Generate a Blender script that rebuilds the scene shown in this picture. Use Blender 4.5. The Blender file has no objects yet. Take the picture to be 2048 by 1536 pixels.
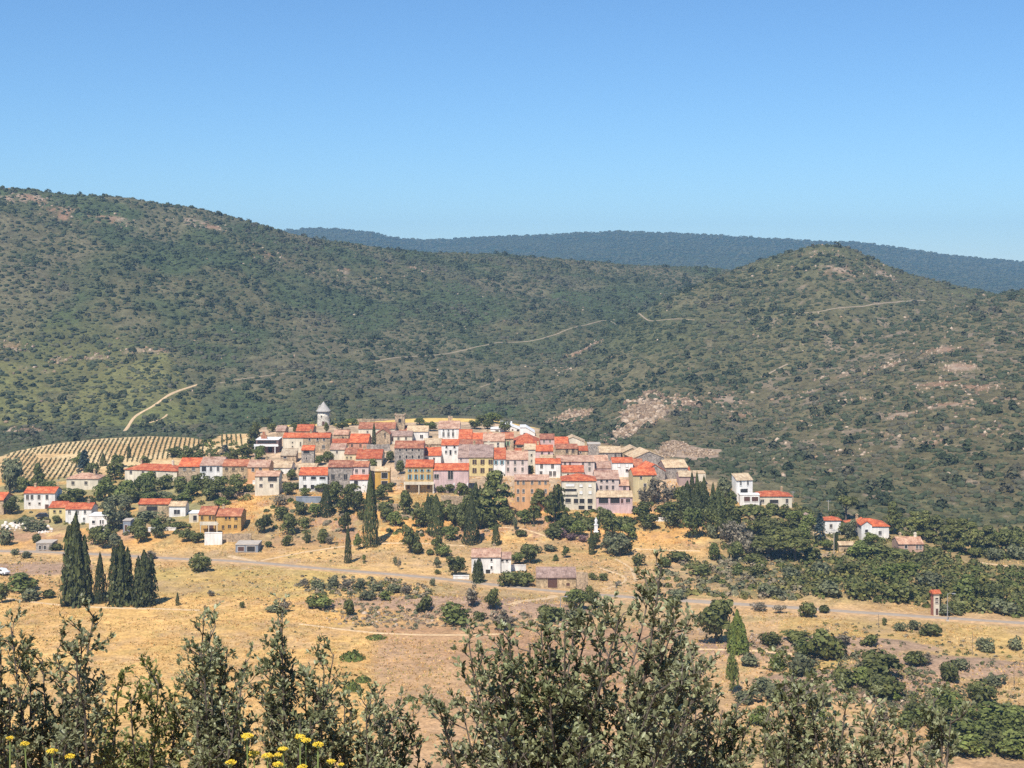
import bpy, math, random
import numpy as np
from mathutils import Vector
rng = np.random.default_rng(7)
random.seed(7)
scn = bpy.context.scene
COL = scn.collection
F, HZ, CX = 2900.0, 550.0, 1024.0      # focal length, eye level row and centre column measured on the 2048 px photo

# ------------------------------------------------------------------ helpers
def smooth(a, b, x):
    t = np.clip((x - a) / (b - a), 0, 1); return t * t * (3 - 2 * t)
_T = np.random.default_rng(3).random((256, 256))
def vn(x, y):
    xi = np.floor(x).astype(int); yi = np.floor(y).astype(int)
    fx = x - xi; fy = y - yi
    fx = fx * fx * (3 - 2 * fx); fy = fy * fy * (3 - 2 * fy)
    a = _T[xi & 255, yi & 255]; b = _T[(xi + 1) & 255, yi & 255]
    c = _T[xi & 255, (yi + 1) & 255]; d = _T[(xi + 1) & 255, (yi + 1) & 255]
    return (a * (1 - fx) + b * fx) * (1 - fy) + (c * (1 - fx) + d * fx) * fy
def fbm(x, y, o=4, g=0.5):
    s = 0; a = 1; n = 0
    for i in range(o):
        s = s + a * vn(x * 2 ** i + 17.3 * i, y * 2 ** i + 9.1 * i); n += a; a *= g
    return s / n
def lin(h):
    r = [int(h[i:i + 2], 16) / 255 for i in (0, 2, 4)]
    return tuple((c / 12.92 if c <= .04045 else ((c + .055) / 1.055) ** 2.4) for c in r)

def mesh_np(name, V, Q, mat, parent=None, col=None, smooth_s=False):
    """numpy mesh; Q is an (n,3|4) array or a list of them"""
    Qs = Q if isinstance(Q, list) else [Q]
    me = bpy.data.meshes.new(name)
    V = np.asarray(V, np.float32)
    me.vertices.add(len(V)); me.vertices.foreach_set('co', V.ravel())
    loops = np.concatenate([q.ravel() for q in Qs]).astype(np.int32)
    tot = np.concatenate([np.full(len(q), q.shape[1]) for q in Qs]).astype(np.int32)
    st = np.concatenate([[0], np.cumsum(tot)[:-1]]).astype(np.int32)
    me.loops.add(len(loops)); me.loops.foreach_set('vertex_index', loops)
    me.polygons.add(len(tot)); me.polygons.foreach_set('loop_start', st)
    me.polygons.foreach_set('loop_total', tot)
    if smooth_s: me.polygons.foreach_set('use_smooth', np.ones(len(tot), bool))
    if col is not None:
        at = me.attributes.new('col', 'FLOAT_COLOR', 'POINT')
        c = np.ones((len(V), 4), np.float32); c[:, :3] = col
        at.data.foreach_set('color', c.ravel())
    me.update(); me.validate()
    me.materials.append(mat)
    return link(name, me, parent)
def link(name, me, parent=None):
    o = bpy.data.objects.new(name, me); COL.objects.link(o)
    if parent is not None: o.parent = parent
    return o
class MB:
    """collects simple solids, builds them as one mesh"""
    def __init__(s): s.v = []; s.f = []
    def add(s, vs, fs):
        n = len(s.v); s.v += [tuple(v) for v in vs]; s.f += [[n + i for i in f] for f in fs]
    def box(s, x0, x1, y0, y1, z0, z1):
        s.add([(x0, y0, z0), (x1, y0, z0), (x1, y1, z0), (x0, y1, z0), (x0, y0, z1), (x1, y0, z1), (x1, y1, z1), (x0, y1, z1)],
              [(0, 3, 2, 1), (4, 5, 6, 7), (0, 1, 5, 4), (1, 2, 6, 5), (2, 3, 7, 6), (3, 0, 4, 7)])
    def prism_x(s, poly, x0, x1):       # polygon in (y,z), counter-clockwise seen from +x
        n = len(poly)
        s.add([(x0, y, z) for y, z in poly] + [(x1, y, z) for y, z in poly],
              [tuple(range(n))[::-1], tuple(range(n, 2 * n))] + [(i, (i + 1) % n, n + (i + 1) % n, n + i) for i in range(n)])
    def prism_y(s, poly, y0, y1):       # polygon in (x,z), counter-clockwise seen from -y
        n = len(poly)
        s.add([(x, y0, z) for x, z in poly] + [(x, y1, z) for x, z in poly],
              [tuple(range(n)), tuple(range(n, 2 * n))[::-1]] + [((i + 1) % n, i, n + i, n + (i + 1) % n) for i in range(n)])
    def tube(s, pts, rad, n=6):
        pts = [Vector(p) for p in pts]; base = len(s.v)
        for i, p in enumerate(pts):
            d = (pts[min(i + 1, len(pts) - 1)] - pts[max(i - 1, 0)]).normalized()
            a = d.orthogonal().normalized() if abs(d.z) < .9 else d.cross(Vector((0, 1, 0))).normalized()
            b = d.cross(a)
            for k in range(n):
                t = 2 * math.pi * k / n
                s.v.append(tuple(p + (a * math.cos(t) + b * math.sin(t)) * rad[i]))
        for i in range(len(pts) - 1):
            for k in range(n):
                s.f.append([base + i * n + k, base + i * n + (k + 1) % n, base + (i + 1) * n + (k + 1) % n, base + (i + 1) * n + k])
        s.f.append([base + k for k in range(n)][::-1]); s.f.append([base + (len(pts) - 1) * n + k for k in range(n)])
    def lathe(s, prof, n=24, cx=0, cy=0):
        base = len(s.v)
        for r, z in prof:
            for k in range(n):
                t = 2 * math.pi * k / n; s.v.append((cx + r * math.cos(t), cy + r * math.sin(t), z))
        for i in range(len(prof) - 1):
            for k in range(n):
                s.f.append([base + i * n + k, base + i * n + (k + 1) % n, base + (i + 1) * n + (k + 1) % n, base + (i + 1) * n + k])
        s.f.append([base + k for k in range(n)][::-1]); s.f.append([base + (len(prof) - 1) * n + k for k in range(n)])
    def build(s, name, mat, parent=None, sm=False):
        me = bpy.data.meshes.new(name); me.from_pydata(s.v, [], s.f); me.update()
        if sm: me.polygons.foreach_set('use_smooth', np.ones(len(me.polygons), bool))
        me.materials.append(mat)
        return link(name, me, parent)
LABELS = {}
def tag(o, label=None, cat=None, group=None, kind=None):
    if label: o['label'] = label
    if cat: o['category'] = cat
    if group: o['group'] = group
    if kind: o['kind'] = kind
    return o
def empty(name, loc, rz=0.0, scale=(1, 1, 1)):
    o = bpy.data.objects.new(name, None); COL.objects.link(o)
    o.location = loc; o.rotation_euler = (0, 0, rz); o.scale = scale; o.empty_display_size = .3
    return o

# ------------------------------------------------------------------ materials
def newmat(name):
    m = bpy.data.materials.new(name); m.use_nodes = True
    nt = m.node_tree; b = nt.nodes['Principled BSDF']; return m, nt, b
def mixc(nt, fac, a, b, mode='MIX'):
    n = nt.nodes.new('ShaderNodeMix'); n.data_type = 'RGBA'; n.blend_type = mode
    for sock, v in ((n.inputs[0], fac), (n.inputs[6], a), (n.inputs[7], b)):
        if hasattr(v, 'is_output'): nt.links.new(v, sock)
        elif isinstance(v, (int, float)): sock.default_value = v
        else: sock.default_value = (*v, 1)
    return n.outputs[2]
def noise(nt, scale, detail=3, coord='Object', rough=.55, stretch=None):
    tc = nt.nodes.new('ShaderNodeTexCoord'); n = nt.nodes.new('ShaderNodeTexNoise')
    n.inputs['Scale'].default_value = scale; n.inputs['Detail'].default_value = detail; n.inputs['Roughness'].default_value = rough
    src = tc.outputs[coord]
    if stretch:
        mp = nt.nodes.new('ShaderNodeMapping'); mp.inputs['Scale'].default_value = stretch
        nt.links.new(src, mp.inputs[0]); src = mp.outputs[0]
    nt.links.new(src, n.inputs['Vector']); return n.outputs['Fac']
def ramp(nt, fac, stops):
    r = nt.nodes.new('ShaderNodeValToRGB'); e = r.color_ramp.elements
    while len(e) < len(stops): e.new(.5)
    for el, (p, c) in zip(e, stops):
        el.position = p; el.color = (*(c if not isinstance(c, (int, float)) else (c, c, c)), 1)
    nt.links.new(fac, r.inputs[0]); return r.outputs[0]
def objrand(nt):
    return nt.nodes.new('ShaderNodeObjectInfo').outputs['Random']
def plain(name, c, rough=.8, var=.15, scale=1.5, metal=0):
    m, nt, b = newmat(name)
    f = ramp(nt, noise(nt, scale, 4), [(.25, 1 - var), (.75, 1 + var)])
    nt.links.new(mixc(nt, 1.0, c, f, 'MULTIPLY'), b.inputs['Base Color'])
    b.inputs['Roughness'].default_value = rough; b.inputs['Metallic'].default_value = metal
    return m
_wm = {}
def wallmat(c, stone=False):
    k = (c, stone)
    if k in _wm: return _wm[k]
    m, nt, b = newmat('stone_wall' if stone else 'render_wall')
    c = lin(c)
    big = ramp(nt, noise(nt, .35, 4), [(.3, .80), (.7, 1.08)])
    colr = mixc(nt, 1.0, c, big, 'MULTIPLY')
    streak = ramp(nt, noise(nt, .9, 4, stretch=(1.5, 1.5, .22)), [(.35, .76), (.6, 1.0)])
    colr = mixc(nt, 1.0, colr, streak, 'MULTIPLY')
    if stone:
        tc = nt.nodes.new('ShaderNodeTexCoord'); v = nt.nodes.new('ShaderNodeTexVoronoi'); v.inputs['Scale'].default_value = 2.2
        nt.links.new(tc.outputs['Object'], v.inputs['Vector'])
        vr = nt.nodes.new('ShaderNodeRGBToBW'); nt.links.new(v.outputs['Color'], vr.inputs[0])
        colr = mixc(nt, 1.0, colr, ramp(nt, vr.outputs[0], [(.15, .62), (.85, 1.25)]), 'MULTIPLY')
        bp = nt.nodes.new('ShaderNodeBump'); bp.inputs['Strength'].default_value = .6; bp.inputs['Distance'].default_value = .08
        nt.links.new(v.outputs['Distance'], bp.inputs['Height']); nt.links.new(bp.outputs[0], b.inputs['Normal'])
    nt.links.new(colr, b.inputs['Base Color']); b.inputs['Roughness'].default_value = .9
    _wm[k] = m; return m
_rm = {}
def roofmat(key):
    if key in _rm: return _rm[key]
    A, B, Cc = {'R': ('c86238', 'd88558', 'a44e32'), 'r': ('b06a4a', 'ca906c', '8c5440'), 'p': ('bf957c', 'd6b094', '9e7058'),
                't': ('cdb08c', 'd9c2a0', 'a98c70'), 'g': ('a08478', 'b0968a', '80685e')}[key]
    m, nt, b = newmat('roof_tiles')
    n1 = noise(nt, .55, 6, rough=.7); n2 = noise(nt, 3.2, 3, stretch=(1, .25, .25))
    c = ramp(nt, n1, [(.36, lin(Cc)), (.48, lin(A)), (.62, lin(B))])
    c = mixc(nt, 1.0, c, ramp(nt, n2, [(.3, .74), (.7, 1.2)]), 'MULTIPLY')
    hv = ramp(nt, objrand(nt), [(0, (.80, .84, .9)), (1, (1.14, 1.1, 1.0))])
    c = mixc(nt, 1.0, c, hv, 'MULTIPLY')
    tc = nt.nodes.new('ShaderNodeTexCoord'); w = nt.nodes.new('ShaderNodeTexWave'); w.bands_direction = 'X'
    w.inputs['Scale'].default_value = 1.1; w.inputs['Distortion'].default_value = .6
    nt.links.new(tc.outputs['Object'], w.inputs['Vector'])
    c = mixc(nt, 1.0, c, ramp(nt, w.outputs['Fac'], [(0, .8), (1, 1.06)]), 'MULTIPLY')
    bp = nt.nodes.new('ShaderNodeBump'); bp.inputs['Strength'].default_value = .7; bp.inputs['Distance'].default_value = .1
    nt.links.new(w.outputs['Fac'], bp.inputs['Height']); nt.links.new(bp.outputs[0], b.inputs['Normal'])
    nt.links.new(c, b.inputs['Base Color']); b.inputs['Roughness'].default_value = .85
    _rm[key] = m; return m
def leafmat(name, c, var=.3, hue2=None, rough=.6, trans=.25, scale=6.0, per_obj=.25, spec=.3, attr=False):
    m, nt, b = newmat(name)
    f = noise(nt, scale, 2)
    base = mixc(nt, ramp(nt, f, [(.35, 0), (.65, 1)]), c, hue2 or tuple(x * 1.5 for x in c))
    g = nt.nodes.new('ShaderNodeNewGeometry')
    base = mixc(nt, 1.0, base, ramp(nt, g.outputs['Random Per Island'], [(0, 1 - var), (1, 1 + var)]), 'MULTIPLY')
    if per_obj: base = mixc(nt, 1.0, base, ramp(nt, objrand(nt), [(0, 1 - per_obj), (1, 1 + per_obj)]), 'MULTIPLY')
    if attr:
        a = nt.nodes.new('ShaderNodeAttribute'); a.attribute_name = 'col'
        base = mixc(nt, 1.0, base, a.outputs['Color'], 'MULTIPLY')
    nt.links.new(base, b.inputs['Base Color']); b.inputs['Roughness'].default_value = rough
    b.inputs['Specular IOR Level'].default_value = spec
    if trans:
        tr = nt.nodes.new('ShaderNodeBsdfTranslucent'); nt.links.new(base, tr.inputs[0])
        mx = nt.nodes.new('ShaderNodeMixShader'); mx.inputs[0].default_value = trans
        nt.links.new(b.outputs[0], mx.inputs[1]); nt.links.new(tr.outputs[0], mx.inputs[2])
        nt.links.new(mx.outputs[0], nt.nodes['Material Output'].inputs[0])
    return m
def attrmat(name, rough=.95, lo=.75, hi=1.25, s1=.5, s2=4.0, bump=0, tint=None):
    m, nt, b = newmat(name)
    a = nt.nodes.new('ShaderNodeAttribute'); a.attribute_name = 'col'
    c = mixc(nt, 1.0, a.outputs['Color'], ramp(nt, noise(nt, s1, 5, rough=.65), [(.3, lo), (.7, hi)]), 'MULTIPLY')
    c = mixc(nt, 1.0, c, ramp(nt, noise(nt, s2, 3), [(.3, lo), (.7, hi)]), 'MULTIPLY')
    if bump:
        bp = nt.nodes.new('ShaderNodeBump'); bp.inputs['Strength'].default_value = .8; bp.inputs['Distance'].default_value = bump
        nt.links.new(noise(nt, s1, 6, rough=.7), bp.inputs['Height']); nt.links.new(bp.outputs[0], b.inputs['Normal'])
    nt.links.new(c, b.inputs['Base Color']); b.inputs['Roughness'].default_value = rough
    b.inputs['Specular IOR Level'].default_value = .1
    return m
M = {}
M['glass'] = plain('dark_glass', (.035, .03, .027), .55, .3)
M['dark'] = plain('opening_shade_and_tyre', (.028, .024, .022), .9, .3)  # near-black colour painted as the shade inside openings; also the car tyres
M['frame'] = plain('window_surround', (.55, .48, .4), .8)
M['white'] = plain('white_paint', (.78, .76, .72), .7, .06)
M['brown'] = plain('brown_wood', (.10, .045, .03), .7)
M['blue'] = plain('blue_shutter_paint', lin('7fa0a6'), .6)
M['sgreen'] = plain('green_shutter_paint', lin('86a07c'), .6)
M['concrete'] = plain('concrete', lin('b5a898'), .9, .2, .8)
M['asphalt'] = plain('asphalt', lin('9c8c7a'), .9, .12, .6)
M['gravel'] = plain('gravel_track', lin('c4a67e'), .95, .3, 1.2)
M['track'] = plain('hill_track', lin('94826a'), .95, .3, 1.2)
M['verge'] = plain('verge_gravel', lin('b89468'), .95, .35, .8)
M['bark'] = plain('bark', (.13, .095, .07), .95, .4, 8)
M['metal'] = plain('grey_metal', (.4, .4, .4), .5, .1, 3, .4)
M['wood'] = plain('weathered_wood', (.16, .13, .1), .9, .3, 4)
HAZE, SKY, EXPO = 1.5e-4, .094, .48
# ------------------------------------------------------------------ terrain as a height function z(x, y); camera at the origin
KPX = np.array([-900, 0, 200, 400, 560, 700, 850, 1000, 1150, 1300, 1420, 1500, 1600, 1800, 2048, 2950.])
VT = {  # depth -> image row of the village hill's ground along each column
    412: [1098, 1098, 1097, 1095, 1093, 1093, 1092, 1090, 1092, 1096, 1096, 1096, 1096, 1100, 1100, 1100],
    430: [1062, 1062, 1060, 1050, 1046, 1048, 1046, 1043, 1045, 1052, 1052, 1052, 1055, 1068, 1068, 1068],
    450: [1035, 1035, 1030, 1015, 998, 1000, 1000, 1001, 1003, 1005, 1005, 1004, 1018, 1040, 1040, 1040],
    475: [1000, 1000, 995, 975, 968, 966, 963, 962, 965, 967, 970, 974, 985, 1010, 1015, 1015],
    500: [972, 972, 966, 945, 932, 930, 928, 927, 935, 940, 946, 950, 960, 980, 990, 990],
    530: [945, 945, 938, 920, 900, 893, 892, 893, 905, 915, 925, 930, 940, 955, 965, 965],
    560: [920, 920, 905, 898, 868, 865, 865, 866, 882, 900, 912, 918, 920, 935, 945, 945],
    600: [886, 886, 877, 875, 848, 846, 838, 838, 868, 893, 902, 905, 905, 915, 925, 925],
    640: [871, 871, 869, 869, 851, 850, 829, 829, 868, 893, 900, 900, 900, 900, 910, 910],
    700: [866, 866, 864, 864, 858, 858, 850, 850, 868, 888, 893, 893, 893, 893, 900, 900]}
gp = np.arange(-900, 2951, 10.0); gd = np.arange(0, 1500, 2.0)
def _grid():
    ks = sorted(VT); nearD = [0, 3, 10, 30, 80, 160, 225, 250, 320, 400]
    nearZ = [-1.75, -2.6, -5.0, -14, -38, -66, -78.4, -78.4, -78, -78]
    Z = np.empty((len(gp), len(gd)))
    rows = [np.interp(gp, KPX, (HZ - np.array(VT[k])) / F * k) for k in ks]
    for i in range(len(gp)):
        zz = nearZ + [r[i] for r in rows] + [-80, -84, -84]
        Z[i] = np.interp(gd, nearD + ks + [760, 900, 1500], zz)
    def blur(A, ax, s):
        k = np.exp(-.5 * (np.arange(-3 * s, 3 * s + 1) / s) ** 2); k /= k.sum()
        P = np.pad(A, [(3 * s, 3 * s) if a == ax else (0, 0) for a in (0, 1)], mode='edge')
        return np.apply_along_axis(lambda v: np.convolve(v, k, 'valid'), ax, P)
    Zs = blur(blur(Z, 0, 4), 1, 4)
    w = smooth(20, 60, gd)[None]
    return Z * (1 - w) + Zs * w
GZ = _grid()
def base_z(px, D):
    a = np.clip((px + 900) / 10, 0, len(gp) - 1.001); b = np.clip(D / 2, 0, len(gd) - 1.001)
    i = a.astype(int); j = b.astype(int); fa = a - i; fb = b - j
    return (GZ[i, j] * (1 - fa) + GZ[i + 1, j] * fa) * (1 - fb) + (GZ[i, j + 1] * (1 - fa) + GZ[i + 1, j + 1] * fa) * fb
def sm_int(px, xs, ys):
    w = 14.0
    return sum(np.interp(px + o, xs, ys) for o in (-w, -w / 2, 0, w / 2, w)) / 5
# each hill: ridge line (column -> row), ridge depth, foot depth, foot height, fall behind
HILLS = [
 dict(px=[-900, -200, 0, 70, 130, 200, 260, 330, 380, 420, 470, 540, 580, 650, 750, 850, 950, 1000, 1080, 1180, 1250, 1350, 1420, 1600, 2950],
      v=[420, 382, 374, 379, 388, 389, 395, 410, 414, 423, 436, 456, 469, 480, 493, 504, 508, 508, 514, 524, 530, 533, 534, 560, 700],
      Dp=[-900, 0, 600, 1000, 1500, 2950], D=[1000, 1040, 1120, 1240, 1290, 1300], f0=[-900, 0, 2950], f1=[655, 655, 700], zf=-80, p=1.12, back=.22, amp=7),
 dict(px=[-900, 0, 90, 140, 205, 330, 400, 480, 560, 700, 2950], v=[688, 690, 712, 722, 712, 700, 745, 800, 845, 900, 1200],
      Dp=[-900, 2950], D=[800, 800], f0=[-900, 2950], f1=[655, 655], zf=-80, p=.8, back=.25, amp=2.5),
 dict(px=[-900, 950, 1100, 1180, 1250, 1350, 1430, 1500, 1560, 1620, 1655, 1700, 1750, 1800, 1850, 1900, 1960, 2048, 2200, 2950],
      v=[1100, 830, 760, 690, 640, 588, 553, 528, 509, 493, 488, 495, 519, 540, 556, 568, 580, 605, 640, 760],
      Dp=[-900, 1000, 1500, 2950], D=[800, 850, 1000, 1000], f0=[-900, 2950], f1=[680, 640], zf=-84, p=.95, back=.3, amp=5),
 dict(px=[-900, 1050, 1130, 1200, 1250, 1290, 1330, 1400, 1480, 1530, 1560, 1600, 1700, 1800, 1900, 2000, 2048, 2200, 2500, 2950],
      v=[1300, 890, 850, 838, 806, 784, 772, 765, 764, 757, 742, 727, 690, 652, 616, 590, 583, 558, 528, 500],
      Dp=[-900, 1150, 1300, 1500, 1800, 2048, 2950], D=[680, 690, 715, 770, 830, 880, 960],
      f0=[-900, 1150, 1400, 1600, 2048, 2950], f1=[640, 630, 540, 480, 432, 432], zf=-80, p=.92, back=.3, amp=4),
 dict(px=[-900, 400, 560, 610, 660, 700, 740, 800, 860, 900, 1000, 1080, 1150, 1200, 1240, 1330, 1400, 1550, 1650, 1700, 1800, 1900, 2048, 2300, 2950],
      v=[490, 474, 461, 458, 457, 460, 465, 478, 480, 478, 472, 470, 466, 464, 462, 465, 468, 477, 483, 482, 495, 511, 524, 540, 560],
      Dp=[-900, 2950], D=[3500, 3500], f0=[-900, 2950], f1=[1900, 1900], zf=-90, p=1.0, back=.12, amp=9)]
def zt(x, y, ids=False):
    x = np.asarray(x, float); y = np.asarray(y, float)
    x, y = np.broadcast_arrays(x, y)
    D = np.maximum(y, 1e-3)
    px = np.clip(CX + F * x / np.maximum(D, 60), -899, 2949)
    z = base_z(px, np.clip(D, 0, 1499))
    z = np.where(y < 0, -1.75 - .12 * y * 0 + np.minimum(-y, 40) * .15, z)
    n1 = fbm(x / 26, y / 26, 4) - .5
    bumpy = smooth(230, 260, D)
    z = z + n1 * 1.1 * bumpy * smooth(700, 420, D) * .5 + (1 - bumpy) * (fbm(x / 6, y / 6, 3) - .5) * .25
    # rocky knolls in the valley fields
    kn = lambda cpx, cD, rx, ry, h: h * np.exp(-((x - (cpx - CX) / F * cD) / rx) ** 2 - ((D - cD) / ry) ** 2)
    z = z + kn(850, 342, 26, 7, 2.0) + kn(1010, 335, 16, 6, 1.5) + kn(1640, 300, 22, 9, 3.0) + kn(1720, 275, 18, 8, 2.5) + kn(1900, 285, 20, 8, 2.0) + kn(1700, 352, 40, 9, 1.5) + kn(1900, 362, 45, 12, 2.5)
    hid = np.full(z.shape, -1)
    for hi, h in enumerate(HILLS):
        vr = sm_int(px, h['px'], h['v']); Dr = np.interp(px, h['Dp'], h['D']); D0 = np.interp(px, h['f0'], h['f1'])
        zr = (HZ - vr) / F * Dr
        t = (D - D0) / (Dr - D0); tc = np.clip(t, 0, 1)
        far = h['amp'] > 8; s = 420 if far else 85
        g = (fbm(x / s + 31.7 * h['p'] * 10, y / s + 5.1, 4) - .5) * 2
        zh = h['zf'] + (zr - h['zf']) * tc ** h['p'] + g * h['amp'] * np.minimum(1, 4 * tc) * (1 - .75 * smooth(.8, 1, tc))
        dd = np.maximum(D - Dr, 0)
        zh = zh - h['back'] * dd * dd / (dd + 25)
        zh = np.where(t < 0, h['zf'] + t * 60, zh)
        hid = np.where(zh > z, hi, hid)
        k = 3.0                       # soft maximum
        dz = np.clip((zh - z) / k, -30, 30)
        z = np.where(dz > 25, zh, z + k * np.log1p(np.exp(dz)) * (dz > -8))
    return (z, hid) if ids else z
def z1(x, y): return float(zt(np.array([x]), np.array([y]))[0])
_DS = np.arange(236, 1420, 1.0)
def depth(px, v):
    """distance at which the line of sight through a photo pixel meets the ground"""
    zz = zt((px - CX) / F * _DS, _DS); vv = HZ - F * zz / _DS
    idx = np.nonzero(vv <= v)[0]
    if len(idx) == 0: return 1400.
    i = idx[0]
    if i == 0: return 236.
    a, b = vv[i - 1], vv[i]
    return float(_DS[i - 1] + (a - v) / max(a - b, 1e-6))
def at(px, v):
    D = depth(px, v); x = (px - CX) / F * D
    return x, D, z1(x, D)

# ------------------------------------------------------------------ ground sheet
def inpoly(px, v, poly):
    r = np.zeros(px.shape, bool); n = len(poly)
    for i in range(n):
        x1, y1 = poly[i]; x2, y2 = poly[(i + 1) % n]
        c = ((y1 > v) != (y2 > v)) & (px < (x2 - x1) * (v - y1) / (y2 - y1 + 1e-9) + x1)
        r ^= c
    return r
SCREE = [(1318, 906), (1330, 886), (1345, 879), (1362, 884), (1400, 896), (1442, 899), (1436, 914), (1395, 921), (1340, 912)]
PATCH = []     # rocky patches on the hills as world ellipses: (x, y, rx, ry, strength)
for (p, v, rx, rv, s) in [(120, 425, 60, 12, .6), (230, 440, 45, 10, .6), (60, 395, 60, 10, .7), (400, 445, 60, 12, .6), (30, 400, 40, 8, .6),
                          (560, 520, 70, 14, .45), (700, 545, 90, 12, .4), (820, 535, 60, 10, .4), (1165, 700, 40, 10, .8), (1130, 740, 26, 10, .5),
                          (1680, 540, 60, 14, .55), (1760, 545, 40, 12, .7), (1640, 505, 40, 8, .6), (1880, 700, 40, 10, .7), (1920, 735, 34, 16, .9),
                          (1960, 775, 34, 14, .8), (1870, 770, 40, 16, .7), (1900, 810, 50, 16, .6), (1800, 830, 30, 8, .6), (1700, 745, 70, 8, .55), (1780, 730, 30, 8, .6),
                          (1860, 880, 30, 20, .5), (1720, 800, 30, 6, .6), (2010, 800, 30, 12, .6), (1600, 790, 40, 8, .6), (1450, 800, 40, 20, .6),
                          (1980, 860, 30, 14, .45), (20, 692, 40, 5, .8), (120, 720, 14, 5, .9), (190, 714, 26, 5, .8), (290, 700, 45, 4, .8), (60, 740, 60, 14, .35),
                          (1700, 905, 40, 8, .4), (1780, 870, 34, 8, .5), (60, 860, 40, 6, .5), (1480, 830, 30, 10, .5), (1290, 822, 46, 26, 1.3), (1370, 805, 26, 12, 1.0), (1240, 868, 30, 10, 1.2), (1150, 832, 30, 10, 1.1)]:
    x, y, z = at(p, v); PATCH.append((x, y, rx / F * y, max(6, rv / F * y * 3.2), s))
def top_v(px): return np.interp(px, [-300, 0, 30, 110, 200, 300, 380, 412, 430, 440, 483], [960, 915, 904, 889, 879, 874, 877, 883, 880, 870, 869])
def groundcol(x, y):
    D = np.maximum(y, 1.0); px = CX + F * x / np.maximum(D, 60); z, hid = zt(x, y, True); v = HZ - F * z / D
    n1 = fbm(x / 18, y / 18, 5, .6); n2 = fbm(x / 5, y / 5, 4, .6); n3 = fbm(x / 60 + 9, y / 60, 3)
    L = lambda c: np.array(lin(c))
    mix = lambda a, b, t: a * (1 - t[..., None]) + b * t[..., None]
    C = np.zeros(x.shape + (3,))
    # valley: dry grass
    gold, ochre, tan, olive, soil = L('cba46a'), L('b8905c'), L('b0906c'), L('958a56'), L('a58468')
    C[:] = gold
    C = mix(C, ochre, smooth(.42, .62, n1))
    C = mix(C, tan, smooth(.45, .65, n3) * .55 * smooth(760, 900, px) + .25 * smooth(700, 900, px) * smooth(1240, 1300, v) * (D < 330))
    C = mix(C, L('cdaa72'), smooth(.55, .7, n2) * .5)
    C = mix(C, olive, smooth(.56, .70, fbm(x / 9 + 40, y / 7, 4)) * .5)
    C = mix(C, L('b59b58'), ((px > 300) & (px < 680) & (v > 1140) & (v < 1195)) * .55)
    C = mix(C, L('b79a55'), ((px > 1560) & (v > 1235) & (v < 1360)) * .5)
    C = mix(C, L('a58a62'), smooth(.5, .66, fbm(x / 30 + 70, y / 16 + 3, 4)) * .55)
    C = C * (1 + .16 * np.sin((x * .35 + y * .94) * 1.9 + 6 * fbm(x / 40, y / 40, 2))[..., None] * (smooth(.45, .6, fbm(x / 50 + 11, y / 50, 2)) * (D < 345))[..., None])
    C = mix(C, L('d4a75f'), smooth(760, 720, px) * (D < 352) * smooth(300, 240, np.abs(px - 380) * .4) * .45)
    C = mix(C, mix(np.broadcast_to(L('b5906a'), C.shape), L('a07a5c'), smooth(.45, .62, n3)), smooth(735, 765, px) * smooth(325, 319, D) * smooth(1500, 1250, px) * .75)
    # rocky knolls
    kn = np.zeros(x.shape)
    for (p, d, rx, ry) in [(850, 342, 34, 9), (1010, 335, 24, 9), (1640, 300, 26, 11), (1720, 275, 22, 10), (1900, 285, 22, 10), (60, 385, 20, 10), (1460, 300, 12, 6)]:
        kn = np.maximum(kn, 1 - (((x - (p - CX) / F * d) / rx) ** 2 + ((D - d) / ry) ** 2))
    C = mix(C, L('9c806c'), smooth(-.1, .5, kn + (n2 - .5) * .8) * .85)
    # village hill: orange grass slope, stony terraces, streets
    hillf = smooth(404, 420, D) * smooth(690, 650, D)
    slope = mix(mix(np.broadcast_to(L('c8985a'), C.shape), L('a98464'), smooth(.42, .58, n1)), L('d8b878'), smooth(.55, .7, n2) * .6)
    slope = mix(slope, L('8f8056'), smooth(.5, .62, fbm(x / 14 + 7, y / 10, 4)) * .6)
    C = mix(C, slope, hillf)
    town = (1 - smooth(1060, 1120, px) * smooth(535, 560, D)) * smooth(455, 470, D) * smooth(660, 610, D) * smooth(470, 540, px) * smooth(1480, 1400, px)
    C = mix(C, mix(np.broadcast_to(L('c4a888'), C.shape), L('a08a70'), smooth(.4, .6, n2)), town * .9)
    top = (D > 592) & (D < 650) & (px > 560) & (px < 1100)
    C = mix(C, L('d8b468'), top * 1.0)
    gard = smooth(425, 440, D) * smooth(560, 500, D) * smooth(470, 400, px)
    C = mix(C, L('8a8458'), gard * .8 * smooth(.3, .55, n1))
    # vineyard soil
    C = mix(C, mix(np.broadcast_to(L('cdb182'), C.shape), L('c2a070'), smooth(.4, .6, n1)), ((px < 500) & (D > 515) & (D < 660) & (v > top_v(px) - 1.5)) * 1.0)
    # hills: low scrub over reddish soil
    hz = np.maximum(np.maximum(smooth(648, 668, D), (px < 510) & (D > 560) & (v < top_v(px) - 1.5)), smooth(-6, 4, px - 1480 - 12 * (560 - D)) * smooth(440, 475, D))
    hz = np.maximum(hz, smooth(1430, 1470, px) * smooth(462, 475, D))
    hz = np.maximum(hz, smooth(1560, 1620, px) * smooth(428, 440, D))
    hz = np.maximum(hz, smooth(1345, 1380, px) * smooth(478, 492, D))
    hz = np.maximum(hz, smooth(1300, 1350, px) * smooth(522, 540, D))
    hz = np.maximum(hz, smooth(1120, 1180, px) * smooth(560, 590, D))
    hz = np.maximum(hz, smooth(1065, 1110, px) * smooth(555, 575, D))
    h1 = mix(np.broadcast_to(L('4b4c38'), C.shape), L('56513e'), smooth(.42, .6, n1))
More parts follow.
